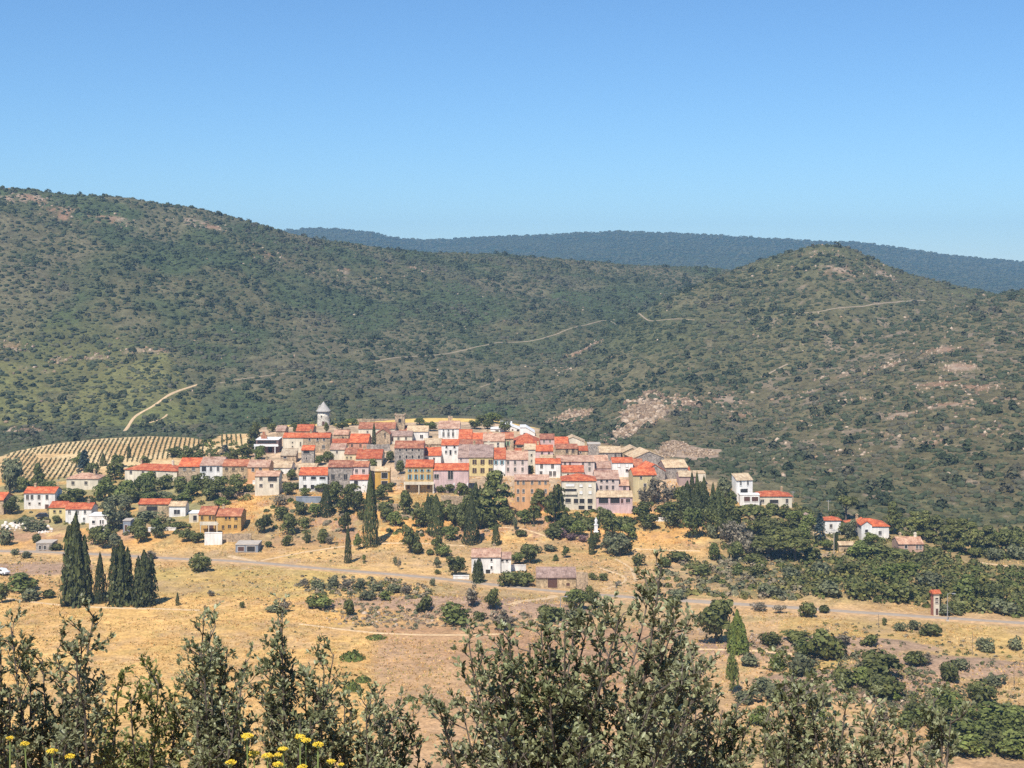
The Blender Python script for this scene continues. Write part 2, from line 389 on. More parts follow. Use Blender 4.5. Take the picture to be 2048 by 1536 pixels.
    h1 = mix(h1, L('424a34'), smooth(.45, .62, fbm(x / 45 + 3, y / 45 + 8, 4)))
    h1 = mix(h1, L('5e5747'), smooth(.54, .68, n3) * .8)
    h1 = mix(h1, L('5c5640'), smooth(0, 1, (px - 1250) / 400) * smooth(1050, 800, D) * .75)
    for q, c_, wt in ((1, '6a6842', .6), (2, '5c5640', .5), (3, '5c5440', .8)):
        h1 = mix(h1, L(c_) * (1 + .35 * (n3[..., None] - .5)), (hid == q) * wt)
    h1 = h1 * np.array([1.12, 1.12, .95]) * (1 + (fbm(x / 2.5, y / 4, 3)[..., None] - .5) * 1.1)
    h1 = mix(h1, L('857460'), smooth(.60, .72, fbm(x / 7 + 31, y / 12 + 5, 4, .65)) * .8 * smooth(1250, 1650, px) * smooth(1000, 880, D))
    C = mix(C, mix(np.broadcast_to(L('8c7a54'), C.shape), L('77704a'), smooth(.42, .6, n1)), smooth(1380, 1520, px) * smooth(338, 350, D) * smooth(0, 1, (v - 0) * 0 + 1) * .85 * (v < 1195 + (px - 1480) * .06))
    rock = np.zeros(x.shape)
    for (cx, cy, rx, ry, s) in PATCH:
        rock = np.maximum(rock, s * np.exp(-((x - cx) / rx) ** 2 - ((y - cy) / ry) ** 2))
    h1 = mix(h1, mix(np.broadcast_to(L('9a8570'), C.shape), L('8f6f58'), smooth(.45, .6, n1)), smooth(.34, .66, rock + (n2 - .5) * 1.1) * .9)
    C = mix(C, h1, hz)
    yel = np.exp(-((px - 150) / 190) ** 2 - ((D - 770) / 55) ** 2)
    C = mix(C, L('6a663c'), yel * .6 * hz)
    C = mix(C, mix(np.broadcast_to(L('2c3a24'), C.shape), L('3a432c'), smooth(.45, .6, fbm(x / 140, y / 140, 4))), smooth(1500, 1900, D))
    C = mix(C, mix(np.broadcast_to(L('a89078'), C.shape), L('8f7a66'), smooth(.4, .6, n2)), inpoly(px, v, SCREE) * (D > 500) * 1.0)
    # near slope under the camera
    C = mix(C, L('a08055'), smooth(232, 200, D))
    return np.clip(C, 0, 1)
def build_ground():
    Ds = np.concatenate([np.arange(-60, 0, 6.), np.arange(0, 40, 1.0), np.arange(40, 226, 6.), np.arange(228, 700, 1.5), np.arange(700, 1420, 3.5), np.linspace(1425, 5200, 120)])
    us = (np.arange(-900, 2951, 6.0) - CX) / F
    sc = np.sqrt(np.maximum(Ds, 0) ** 2 + 6400 * np.exp(-np.maximum(Ds, -60) / 60))
    X = us[None, :] * sc[:, None]; Y = np.broadcast_to(Ds[:, None], X.shape)
    Z = zt(X, Y); C = groundcol(X, Y)
    nr, nc = X.shape
    i = np.arange(nr * nc).reshape(nr, nc)
    Q = np.stack([i[:-1, :-1], i[:-1, 1:], i[1:, 1:], i[1:, :-1]], -1).reshape(-1, 4)
    V = np.stack([X, Y, Z], -1).reshape(-1, 3)
    m = attrmat('ground_cover', s1=.35, s2=1.6, lo=.72, hi=1.28, bump=.5)
    g = mesh_np('ground', V, Q, m, col=C.reshape(-1, 3), smooth_s=True)
    tag(g, kind='structure')
build_ground()

PATHS = []
def strip(name, pts, w, mat, lift=.12, world=False, step=3.0, n=3):
    P = [at(*p)[:2] if not world else p for p in pts]
    out = []
    for a, b in zip(P[:-1], P[1:]):
        L = math.hypot(b[0] - a[0], b[1] - a[1]); k = max(1, int(L / step))
        out += [(a[0] + (b[0] - a[0]) * t / k, a[1] + (b[1] - a[1]) * t / k) for t in range(k)]
    out.append(P[-1]); A = np.array(out); PATHS.append((A, w))
    for _ in range(6): A[1:-1] = (A[:-2] + 2 * A[1:-1] + A[2:]) / 4
    T = np.gradient(A, axis=0); T /= np.linalg.norm(T, axis=1)[:, None] + 1e-9
    N = np.stack([-T[:, 1], T[:, 0]], 1)
    ww = w * (1 + (rng.random(len(A)) - .5) * .25)
    rows = [A + N * (ww * (k / n - .5))[:, None] for k in range(n + 1)]
    V = np.stack(rows, 1); z = zt(V[..., 0], V[..., 1]) + lift
    if n >= 3: z[:, 0] -= lift * .9 + .05; z[:, -1] -= lift * .9 + .05
    V = np.concatenate([V, z[..., None]], -1)
    i = np.arange(V.shape[0] * (n + 1)).reshape(-1, n + 1)
    Q = np.stack([i[:-1, :-1], i[1:, :-1], i[1:, 1:], i[:-1, 1:]], -1).reshape(-1, 4)
    o = mesh_np(name, V.reshape(-1, 3), Q, mat, smooth_s=True); tag(o, kind='structure'); return A
ROAD = [(-150, 1099), (-60, 1101), (0, 1103), (130, 1106), (250, 1112), (400, 1120), (500, 1124), (600, 1134), (700, 1143), (800, 1150), (900, 1160), (960, 1167), (1040, 1176), (1120, 1184),
        (1180, 1189), (1260, 1196), (1380, 1203), (1480, 1209), (1600, 1217), (1750, 1227), (1870, 1236), (2048, 1247), (2200, 1258)]
strip('road_verge', ROAD, 6.6, M['verge'], .10, n=5)
RA = strip('road', ROAD, 3.8, M['asphalt'], .20, n=3)
for w_, pp in [(2.2, [(-40, 1190), (20, 1198), (120, 1211), (240, 1217), (400, 1221)]),
           (1.8, [(600, 1248), (700, 1262), (800, 1270), (930, 1271), (1010, 1268)]), (1.6, [(1370, 1298), (1450, 1300), (1540, 1303), (1600, 1310)]),
           (3.4, [(236, 868), (262, 842), (272, 826), (300, 818), (322, 802), (340, 788), (365, 778), (395, 769)]), (2.2, [(290, 848), (318, 840), (343, 835), (334, 829)]),
           (2.0, [(440, 766), (510, 755), (600, 742)]), (2.6, [(740, 725), (830, 712), (905, 706), (960, 692), (1020, 684), (1075, 680), (1150, 655), (1220, 640), (1300, 643), (1390, 640)]), (2.2, [(960, 775), (990, 766), (1000, 757)]),
           (2.8, [(1560, 630), (1640, 625), (1720, 614), (1850, 600)]), (4, [(1522, 755), (1545, 742), (1575, 728)]),
           (1.6, [(520, 1122), (600, 1104), (690, 1092), (760, 1085), (860, 1087), (930, 1092)]), (1.5, [(1200, 1136), (1240, 1148), (1272, 1163), (1230, 1174), (1200, 1181)]),
           (1.6, [(1272, 1163), (1262, 1130), (1230, 1118)]), (1.4, [(960, 1055), (1040, 1052), (1100, 1075)]), (1.4, [(1270, 1098), (1400, 1102)]), (5.0, [(460, 1112), (490, 1118), (512, 1124)]),
           (4.0, [(1020, 1212), (1060, 1200), (1110, 1192)]), (2.5, [(1500, 1050), (1640, 1062), (1700, 1110)]), (2.5, [(1960, 1125), (2000, 1130), (2060, 1138)])]:
    strip('path', pp, w_ * (.62 if pp[0][1] > 900 else .5 if pp[0][1] > 800 else .4), M['gravel'] if pp[0][1] > 800 else M['track'], .14)
# ------------------------------------------------------------------ buildings
WC = {'W': 'efe9df', 'C': 'e4d6bc', 'C2': 'd8c49c', 'Y': 'e0c98c', 'Y2': 'd0a44e', 'Y3': 'cfae78', 'Y4': 'dcc594', 'O': 'e0ab78', 'O2': 'd0987a', 'P': 'd9b9b2', 'P2': 'b59a90', 'P3': 'c4a088',
      'K': 'dcc8bb', 'S': 'b89f80', 'T': 'c0a680', 'G': 'a3978a', 'B': '8d949c', 'M': '8a6a60', 'OC': 'cfa45c'}
STONE = {'S', 'G', 'T'}
ROOTS = {}
def wmat(k): return wallmat(WC[k], k in STONE)
def window(root, x, z, w, h, y=0.0, kind='w', wall=None, shut=None):
    """frame standing 6 cm proud of the wall with a dark pane set back inside it, optional open shutters"""
    b = MB(); t = .11; p = .07
    x0, x1, z0, z1_ = x - w / 2, x + w / 2, z - h / 2, z + h / 2
    b.box(x0 - t, x0, y - p, y + .05, z0 - t, z1_ + t); b.box(x1, x1 + t, y - p, y + .05, z0 - t, z1_ + t)
    b.box(x0, x1, y - p, y + .05, z1_, z1_ + t); b.box(x0 - .05, x1 + .05, y - p - .08, y + .04, z0 - t, z0)
    nm = {'w': 'window', 'o': 'opening', 'g': 'garage_door', 'd': 'door', 'a': 'archway'}[kind]
    if kind in 'w' and w > .5 and h > .9:
        b.box(x - .03, x + .03, y - .045, y + .03, z0, z1_)
    f = b.build(nm, wall or M['frame'], root)
    g = MB(); g.box(x0, x1, y - .02, y + .04, z0, z1_)
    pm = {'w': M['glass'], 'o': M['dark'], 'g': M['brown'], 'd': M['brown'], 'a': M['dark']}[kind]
    g.build({'w': 'pane', 'o': 'shade_panel', 'g': 'panel', 'd': 'door_leaf', 'a': 'shade_panel'}[kind], pm, f)  # openings and archways get a flat panel coloured as their inner shade
    if shut:
        sm = {'b': M['blue'], 'g': M['sgreen'], 'W': M['white'], 'n': M['brown']}[shut]
        if shut == 'W':
            s = MB(); s.box(x0, x1, y - .05, y - .02, z0, z1_); s.build('shutter', sm, f)
        else:
            for sx in (-1, 1):
                s = MB(); c = x + sx * (w / 2 + w * .27); s.box(c - w * .25, c + w * .25, y - .11, y - .072, z0, z1_); s.build('shutter', sm, f)
    return f
def chimney(root, x, y, z, s=.35, h=1.1, m=None):
    b = MB(); b.box(x - s, x + s, y - s * .8, y + s * .8, z - .8, z + h); b.box(x - s - .1, x + s + .1, y - s * .8 - .1, y + s * .8 + .1, z + h, z + h + .14)
    b.box(x - s * .7, x + s * .7, y - s * .5, y + s * .5, z + h + .14, z + h + .4)
    b.build('chimney', m or wmat('C'), root)
def house(x0, x1, ve, vb, vr, wall, roof, kind, label, wins=(), name='house', cat='house', yaw=0, into=None, ch=0, dep=None, D=None, pitch=.34, key=None, off=0.0, ns=None):
    pc = (x0 + x1) / 2
    D = (D or depth(pc, vb)) + off
    s = D / F; W = (x1 - x0) * s; ya = math.radians(yaw)
    W = W / max(.5, math.cos(ya))
    zg = (HZ - vb) * s; ze = (HZ - ve) * s; H = ze - zg
    X = (pc - CX) * s
    if into: root = ROOTS[into]
    else:
        root = empty(name, (X, D, zg), ya); tag(root, label, cat); ROOTS[key or label] = root
    # local frame of the root
    def loc(o):
        if into:
            o.location = root.matrix_basis.inverted() @ Vector((X, D, zg)); o.rotation_euler = (0, 0, ya - root.rotation_euler.z)
        return o
    holder = root
    base = -3.5
    k = dict(R='R', r='r').get(roof, roof)
    # half depth so that the ridge shows at the measured row
    if kind in ('gable', 'hip', 'shed'):
        d = None
        for dd in np.arange(1.5, 9.05, .05):
            zr = ze + pitch * dd
            if HZ - F * zr / (D + dd) <= vr: d = dd; break
        if d is None: d = 9.0
        if d < 2.6: pitch = max(.2, pitch)
        hr = H + pitch * d; L = d if kind == 'shed' else 2 * d
    elif kind == 'gableF':
        L = dep or 9.0; hr = (ve - vr) * s + H; d = W / 2
    else:
        L = dep or 7.0; hr = H; d = L / 2
    w2 = W / 2; o = .3; th = .2; e = .12
    wb = MB(); rb = MB()
    if kind == 'gable':
        wb.prism_x([(0, base), (L, base), (L, H), (d, hr - .03), (0, H)], -w2, w2)
        sl = pitch
        rb.prism_x([(-o, H - o * sl + .01), (d, hr + .01), (L + o, H - o * sl + .01), (L + o, H - o * sl + th), (d, hr + th), (-o, H - o * sl + th)], -w2 - e, w2 + e)
    elif kind == 'shed':
        wb.prism_x([(0, base), (L, base), (L, hr - .03), (0, H)], -w2, w2)
        rb.prism_x([(-o, H - o * pitch + .01), (L + .1, hr + .1 * pitch + .01), (L + .1, hr + .1 * pitch + th), (-o, H - o * pitch + th)], -w2 - e, w2 + e)
    elif kind == 'hip':
        wb.box(-w2, w2, 0, L, base, H)
        i = min(d, w2 * .96)
        rb.add([(-w2 - o, -o, H + .01), (w2 + o, -o, H + .01), (w2 + o, L + o, H + .01), (-w2 - o, L + o, H + .01), (-w2 - o, -o, H + .14), (w2 + o, -o, H + .14), (w2 + o, L + o, H + .14), (-w2 - o, L + o, H + .14),
                (-w2 + i, d, hr + .14), (w2 - i, d, hr + .14)],
               [(0, 3, 2, 1), (0, 1, 5, 4), (1, 2, 6, 5), (2, 3, 7, 6), (3, 0, 4, 7), (4, 5, 9, 8), (5, 6, 9), (6, 7, 8, 9), (7, 4, 8)])
    elif kind == 'gableF':
        wb.prism_y([(-w2, base), (w2, base), (w2, H), (0, hr - .03), (-w2, H)], 0, L)
        sl = (hr - H) / w2
        rb.prism_y([(-w2 - o, H - o * sl + .01), (0, hr + .01), (w2 + o, H - o * sl + .01), (w2 + o, H - o * sl + th), (0, hr + th), (-w2 - o, H - o * sl + th)], -.2, L + .2)
    else:   # flat
        wb.box(-w2, w2, 0, L, base, H - .003)
        rb.box(-w2 - .12, w2 + .12, -.12, L + .12, H, H + .22)
    if kind in ('gable', 'shed'):
        yr = d if kind == 'gable' else L
        rb.tube([(-w2 - e, yr, hr + th), (w2 + e, yr, hr + th)], [.13, .13], 6)
    loc(wb.build('wall', wmat(wall), holder))
    rf = loc(rb.build('roof', M['white'] if roof == 'w' else (M['concrete'] if roof == 'c' else roofmat(roof)), holder))
    if ch:
        for q in range(ch):
            fx = (-.62, .6, .1)[q % 3] if ch > 1 else (.55 if (int(x0) % 2) else -.5)
            chimney(rf, fx * w2, d * (1.0 if kind != 'shed' else .8), hr, m=wmat('C' if q % 2 else 'T'))
    sh = None
    for wn in wins:
        v, w, h, xs = wn[:4]; kd = wn[4] if len(wn) > 4 else 'w'; sh = wn[5] if len(wn) > 5 else None
        for px in xs:
            f = window(holder, (px - pc) * s / math.cos(ya), (vb - v) * s, w * s, h * s, 0.0, kd, wmat(wall) if int(x0) % 3 else None, sh)
            loc(f)
    return root, D, s
H_ = house
def w(v, a, b, xs, *r): return (v, a, b, xs, *r)
# --- left of the village
H_(48, 110, 986, 1018, 975, 'W', 'R', 'gable', 'white two-storey house with red roof and brown ground-floor door', [w(994, 5, 9, [55, 64, 78, 94]), w(1007, 4, 4, [59, 79]), w(1014, 7, 10, [94], 'd')], ch=1)
H_(98, 131, 1015, 1044, 1004, 'Y', 'R', 'gable', 'pale yellow house end with two upper windows, joined to a white house', [w(1023, 5, 5, [109, 121]), w(1040, 4, 6, [115, 122], 'd')])
H_(131, 183, 1018, 1047, 1007, 'W', 'R', 'gable', 'white house with red roof joined to the pale yellow house', [w(1024, 5, 7, [139, 155, 170]), w(1038, 4, 6, [150, 168])], ch=1)
H_(178, 214, 1032, 1062, 1032, 'W', 'w', 'flat', 'low flat-roofed white annex behind the tallest dark cypress clump', [w(1044, 6, 6, [187]), w(1044, 3, 8, [201, 206])], dep=6, off=-3)
H_(-34, 7, 1000, 1030, 986, 'S', 'R', 'gable', 'stone house with red roof cut by the photo edge', [w(1012, 5, 6, [-6])])
H_(133, 196, 958, 980, 946, 'C', 'p', 'hip', 'cream hip-roofed house half hidden by trees below the vineyard', [w(966, 6, 7, [146, 172])], ch=1)
H_(246, 357, 941, 964, 928, 'C', 'R', 'hip', 'long cream house with bright red roof and stone archway', [w(946, 5, 6, [259, 285, 310]), w(948, 4, 4, [336]), w(959, 11, 10, [335], 'a')], yaw=-14, ch=2)
H_(357, 400, 933, 966, 917, 'S', 'R', 'gable', 'stone house with red roof at the left end of the upper terrace row', [w(938, 5, 6, [369, 387]), w(957, 5, 6, [363])], off=.4)
H_(400, 445, 931, 966, 915, 'W', 'p', 'gable', 'white terrace house with faded pink roof and wide dark loggia', [w(938, 9, 10, [408], 'o'), w(938, 5, 9, [422, 436])], ch=1)
H_(445, 495, 932, 966, 920, 'T', 'r', 'gable', 'tan terrace house with muted red roof behind trees', [w(938, 5, 6, [453, 467, 485]), w(955, 4, 5, [489])], off=.7)
H_(495, 538, 934, 966, 921, 'O', 'p', 'gable', 'orange terrace house with pink roof at the right end of the row', [w(939, 5, 7, [506, 521])], ch=1, off=.2)
H_(510, 558, 952, 991, 943, 'C', 'p', 'gable', 'square cream house with recessed balcony and four windows', [w(957, 6, 6, [522]), w(958, 18, 9, [545], 'o'), w(971, 6, 6, [522, 543])], ch=0)
H_(540, 583, 935, 948, 924, 'W', 't', 'gable', 'low white house with tan roof behind the square cream house')
H_(277, 338, 1008, 1035, 999, 'T', 'R', 'gable', 'tan house with red roof and a wide shaded carport', [w(1017, 22, 9, [304], 'o')], ch=0)
H_(338, 371, 1012, 1034, 1004, 'W', 't', 'gable', 'small white house with one wide window beside the carport house', [w(1024, 12, 9, [354])], off=.4)
H_(428, 482, 1032, 1064, 1018, 'OC', 'r', 'gable', 'ochre villa with red roof, balcony wing and brown garage door', [w(1036, 4, 6, [452, 459]), w(1037, 6, 7, [472]), w(1054, 5, 7, [446]), w(1053, 6, 7, [459, 471])], key='villa', ch=1)
H_(397, 430, 1029, 1063, 1014, 'OC', 'r', 'gable', '', [w(1036, 5, 8, [420, 427]), w(1056, 12, 12, [421], 'g'), w(1036, 5, 8, [404])], into='villa', off=-1.5)
_r = ROOTS['villa']; _b = MB(); _b.box(-7.4, -2.2, -3.4, -1.6, 2.55, 2.8)
for _x in (-7.2, -4.8, -2.4): _b.box(_x - .12, _x + .12, -3.35, -3.12, -3, 2.55)
_b.box(-7.4, -2.2, -3.4, -3.3, 2.8, 3.6); _b.build('balcony', wmat('C'), _r)
H_(378, 397, 1027, 1045, 1027, 'C', 'w', 'flat', 'small flat-roofed cream outbuilding left of the ochre villa', [w(1036, 7, 10, [390], 'o')], dep=5)
H_(471, 516, 1090, 1105, 1090, 'B', 'c', 'flat', 'low blue-grey garage by the road with flat roof and dark bay', [w(1098, 16, 11, [502], 'o'), w(1098, 12, 9, [482], 'g')], name='garage', cat='garage', dep=6)
H_(246, 261, 1042, 1067, 1042, 'B', 'c', 'flat', 'small grey flat-roofed shed with white edge below the trees', [w(1056, 5, 12, [252], 'd')], name='shed', cat='shed', dep=4)
H_(72, 104, 1087, 1102, 1087, 'G', 'c', 'flat', 'grey concrete hut beside the road at left', [w(1095, 4, 8, [80, 90], 'o')], name='hut', cat='hut', dep=5)
# --- west side of the old village
r0, D0_, s0 = H_(512, 557, 880, 907, 880, 'M', 'w', 'flat', 'modern flat-roofed house with white roof slab and shaded veranda', [w(884, 38, 5, [534], 'o'), w(899, 8, 12, [524, 540], 'o')], dep=8)
_b = MB(); _b.box(-4.6, 4.2, -1.6, 0.0, 2.7, 2.95); _b.box(-4.4, -4.1, -1.5, -1.2, -2, 2.7); _b.box(2.9, 3.2, -1.5, -1.2, -2, 2.7); _b.box(-4.6, 4.2, -1.6, -1.5, 2.95, 3.6); _b.build('balcony', M['white'], r0)
_b = MB(); _b.box(-2.6, -.6, 2.0, 3.6, 4.6, 6.4); _b.box(-2.1, -1.2, 2.3, 3.2, 6.4, 7.6); _b.build('chimney', roofmat('r'), r0)
H_(592, 625, 862, 872, 850, 'S', 'R', 'gable', 'small stone house with bright red roof just left of the windmill')
H_(552, 570, 862, 873, 852, 'S', 'p', 'gable', 'small house with faded roof among dark trees behind the modern house')
H_(566, 606, 875, 906, 867, 'C', 'R', 'gable', 'tall pale house with tiny windows, left half of a long red-roofed block', [w(885, 2.5, 3, [585]), w(893, 2.5, 3, [585]), w(888, 3, 9, [601]), w(899, 4, 5, [570, 575])])
H_(606, 660, 875, 906, 867, 'S', 'R', 'gable', 'tan stone house with three top windows, right half of a long block', [w(879, 4, 5, [619, 635, 648]), w(894, 5, 7, [647])], off=-.3, ch=1)
H_(561, 592, 911, 926, 898, 'S', 't', 'shed', 'stone lean-to with a sloping tan roof in front of the pale block', [w(915, 6, 4, [570])], name='lean_to', cat='outbuilding')
H_(603, 628, 900, 929, 892, 'G', 'R', 'shed', 'narrow grey stone house with red roof over a dark loggia', [w(904, 13, 7, [613], 'o'), w(917, 3, 5, [613])])
H_(667, 697, 869, 881, 861, 'S', 'p', 'gable', 'low stone house with one window right of the windmill foot', [w(876, 4, 6, [686])])
H_(663, 697, 886, 893, 879, 'S', 'R', 'gable', 'low red-roofed house wedged behind a pink-roofed cream house')
H_(698, 736, 885, 902, 869, 'O2', 'R', 'gable', 'salmon house with large red roof and two dark windows', [w(891, 4, 6, [704, 721])])
H_(660, 690, 899, 922, 888, 'C', 'p', 'gable', 'cream house with faded pink roof above the palm tree', [w(904, 3, 5, [674])])
H_(689, 713, 908, 925, 897, 'C2', 'r', 'gable', 'small pale yellow house with muted red roof and two windows', [w(915, 3, 4, [694, 702])])
H_(712, 763, 917, 934, 900, 'C', 'R', 'gable', 'cream house with broad bright red roof left of the dark garden', [w(923, 5, 5, [738, 748]), w(923, 4, 4, [722])], ch=1)
H_(656, 705, 934, 982, 922, 'G', 'r', 'gable', 'grey stone barn-house with two tall dark windows', [w(954, 7, 11, [666, 691]), w(951, 2.5, 4, [678]), w(974, 6, 9, [684])])
H_(705, 737, 933, 982, 924, 'K', 'r', 'gable', 'pale house joined to the right of the grey stone barn-house', [w(942, 5, 7, [713, 727])], off=.5)
H_(700, 738, 959, 984, 948, 'W', 'R', 'shed', 'low white porch house with red roof behind the tall cypress', [w(966, 8, 9, [712], 'o')], off=-1)
H_(598, 655, 950, 983, 936, 'W', 'R', 'gable', 'white house with long bright red roof and arched terrace wall', [w(956, 6, 7, [609]), w(956, 10, 6, [627], 'o'), w(956, 12, 5, [645], 'o'), w(974, 7, 9, [610, 625], 'a')])
H_(597, 633, 935, 946, 928, 'S', 't', 'gable', 'low tan-roofed house directly behind the long red-roofed white house')
H_(750, 779, 942, 978, 935, 'Y2', 't', 'gable', 'bright yellow house with two stacked dark loggias', [w(951, 12, 11, [769], 'o'), w(966, 12, 8, [769], 'o')])
H_(735, 750, 942, 970, 934, 'C', 't', 'gable', 'narrow cream house between the tall cypress and the yellow house', off=.5)
H_(717, 790, 857, 874, 846, 'C', 'r', 'gable', 'long low red-roofed church nave beside the bell tower', [w(864, 3, 5, [735, 765])], name='church', cat='church')
H_(752, 780, 868, 890, 858, 'S', 'r', 'gableF', 'stone chapel with gabled front and one narrow window slit', [w(870, 2.5, 10, [770])], name='chapel', cat='chapel', dep=8)
H_(773, 824, 872, 888, 863, 'C', 'g', 'gable', 'cream house with grey roof and two windows below the bell tower', [w(878, 4, 8, [785], 'd'), w(877, 4, 6, [797, 812])])
H_(785, 814, 861, 868, 852, 'S', 'r', 'gable', 'small red roof hugging the foot of the bell tower')
H_(814, 856, 863, 881, 853, 'W', 't', 'gable', 'white house with pale tan roof right of the bell tower', [w(873, 6, 7, [843]), w(871, 3, 4, [826])], ch=0)
H_(789, 847, 896, 938, 883, 'G', 'r', 'gable', 'big grey stone building with red roof and two rows of four windows', [w(900, 4, 5, [800, 813, 825, 838]), w(914, 4, 7, [800, 813, 825, 838], 'a')])
H_(847, 884, 888, 902, 878, 'S', 't', 'gable', 'low tan-roofed stone house left of the arched-window white house', [w(894, 8, 6, [858], 'o')])
H_(848, 882, 911, 930, 896, 'W', 'R', 'gable', 'small white house with red roof and two dark windows', [w(918, 4, 6, [853, 868])], ch=1)
H_(877, 919, 857, 881, 843, 'W', 'p', 'gable', 'tall white house near the hilltop with three long windows', [w(861, 3, 5, [887, 897, 906]), w(869, 4, 9, [887, 897, 906])])
H_(917, 943, 882, 892, 858, 'S', 'R', 'gable', 'steep bright red roof right of the hilltop white house')
H_(943, 984, 883, 892, 867, 'S', 'R', 'gable', 'red roofed house stepping down beside the steep bright red roof', ch=1)
H_(918, 966, 889, 902, 880, 'T', 'r', 'gable', 'muted red roof with a dark loggia above the wide grey roof', [w(893, 12, 6, [927], 'o')])
H_(883, 918, 890, 926, 880, 'W', 'R', 'gable', 'tall white house with arched middle windows and red roof', [w(894, 4, 5, [893, 909]), w(904, 4, 6, [892, 911]), w(905, 4, 10, [901], 'a')])
H_(966, 1009, 882, 900, 868, 'C', 'p', 'gable', 'cream house with faded pink roof above the red-roofed white terrace', [w(888, 4, 6, [996]), w(895, 4, 5, [996])])
H_(916, 938, 915, 952, 890, 'K', 'g', 'gable', 'pink stone end house under the left part of the wide grey roof', [w(919, 3, 4, [922]), w(929, 4, 6, [928])], off=.3)
H_(938, 986, 914.6, 952, 890, 'Y', 'g', 'gable', 'yellow town house with tall shuttered windows under a wide grey roof', [w(924, 4, 10, [949, 965, 981], 'w', 'n'), w(941, 4, 10, [949, 965, 981], 'w', 'n')], ch=2)
H_(986, 1011, 918, 952, 897, 'W', 'R', 'gable', 'white town house with pale blue shutters next to the yellow one', [w(925, 4, 8, [992, 1004], 'w', 'b')], off=.4)
H_(1011, 1056, 919, 952, 903, 'K', 'p', 'gable', 'pinkish white town house with six tall windows', [w(925, 4, 8, [1016, 1030, 1045]), w(939, 4, 8, [1016, 1030, 1045])], off=.1, ch=1)
_r, _D, _s = H_(811, 866, 934, 985, 921, 'Y3', 'R', 'gable', 'ochre house with two rows of blue shutters above a terrace', [w(941, 4, 5, [820, 832, 844, 857], 'w', 'b'), w(954, 4, 10, [820, 832, 844, 857], 'w', 'b'), w(974, 5, 7, [817, 838, 857], 'd')])
_b = MB(); _b.box(-4.7, 4.7, -2.0, 0, 2.75, 3.0); _b.box(-4.7, 4.7, -2.0, -1.92, 3.0, 3.7)
for _x in (-4.5, 0, 4.5): _b.box(_x - .15, _x + .15, -1.9, -1.6, -3, 2.75)
_b.build('balcony', wmat('C'), _r)
_r, _D, _s = H_(867, 937, 940, 966, 928, 'P', 'R', 'gable', 'long pink house raised on white posts over a dark carport', [w(953, 9, 9, [873], 'w'), w(950, 10, 17, [901], 'w')], D=depth(900, 985))
_b = MB()
for _x in (-5.4, 1.0, 5.2): _b.box(_x - .16, _x + .16, -.4, -.1, -6, 0.02)
_b.build('post', M['white'], _r)
H_(1029, 1098, 960, 1022, 951, 'O', 'p', 'gable', 'orange three-storey building with small dark windows and flat pink roof', [w(965, 4, 6, [1036, 1047, 1064, 1079, 1091]), w(982, 4, 7, [1036, 1047, 1064, 1091]), w(998, 4, 8, [1036, 1047, 1064, 1080])], name='apartment_building', cat='building', key='orange')
# --- white modern houses at the hilltop
def facade_poly(pts, dep, wall, label, wins, D, roofm='white'):
    pc = sum(p[0] for p in pts) / len(pts); s = D / F; vb = max(p[1] for p in pts)
    root = empty('house', ((pc - CX) * s, D, (HZ - vb) * s)); tag(root, label, 'house')
    poly = [((p - pc) * s, (vb - v) * s) for p, v in pts]
    b = MB(); b.prism_y(poly, 0, dep); b.build('wall', wmat(wall), root)
    tops = poly[2:]                                          # top edge from right to left
    r = MB()
    for (xa, za), (xb, zb) in zip(tops[:-1], tops[1:]):
        if abs(xa - xb) < .4: continue
        r.prism_y([(xb, zb + .02), (xa, za + .02), (xa, za + .2), (xb, zb + .2)], -.25, dep + .2)
    r.build('roof', M['white'], root)
    for (px, v, ww, hh) in wins: window(root, (px - pc) * s, (vb - v) * s, ww * s, hh * s, 0, 'w')
    return root
facade_poly([(981, 884), (1011, 884), (1011, 858), (981, 858)], 7, 'W', 'leftmost white flat-roofed modern block at the hilltop', [(994, 863, 6, 5)], 566)
_r = facade_poly([(1000, 884), (1047, 884), (1047, 862), (1009, 847), (1000, 848)], 9, 'W', 'white modern house with roof sloping down to the right and a chimney', [(1014, 861, 5, 4), (1036, 861, 5, 4), (1025, 860, 3, 3)], 572)
chimney(_r, .4, 3, 6.2, .3, 1.3, M['white'])
facade_poly([(1040, 890), (1070, 890), (1070, 866), (1052, 855), (1040, 855)], 9, 'W', 'white modern house with sloping roof at the right end of the hilltop trio', [(1049, 868, 4, 4)], 563)
H_(1003, 1027, 877, 899, 866, 'S', 'r', 'gable', 'narrow stone house with green shutters and small red roof', [w(887, 4, 9, [1016], 'w', 'g')])
H_(1028, 1079, 889, 900, 866, 'S', 'R', 'hip', 'large pyramid-shaped bright red roof in the village centre', [w(893, 14, 4, [1040], 'o')])
H_(1080, 1109, 878, 892, 869, 'P', 'r', 'gable', 'pink house with two small windows behind the red roofs on the right', [w(882, 3, 5, [1088, 1100])])
H_(1066, 1106, 902, 917, 891, 'P', 'R', 'gable', 'pink house with bright red roof below the pyramid roof', [w(907, 4, 6, [1084, 1098])], ch=1)
H_(1030, 1053, 908, 919, 898, 'S', 'R', 'gable', 'little red roof behind the pinkish white town house', [w(912, 6, 4, [1045], 'o')])
H_(1049, 1071, 899, 934, 889, 'C', 't', 'gable', 'slim cream tower house with two stacked windows', [w(910, 3, 4, [1063]), w(922, 3, 6, [1063])])
H_(1071, 1121, 927, 955, 918, 'W', 'R', 'gable', 'white house with red roof and five dark windows right of the slim tower house', [w(932, 5, 9, [1083, 1105]), w(947, 5, 9, [1082, 1101, 1109])], ch=1)
H_(1080, 1106, 917, 927, 911, 'S', 't', 'gable', 'small pale roof behind the five-windowed white house')
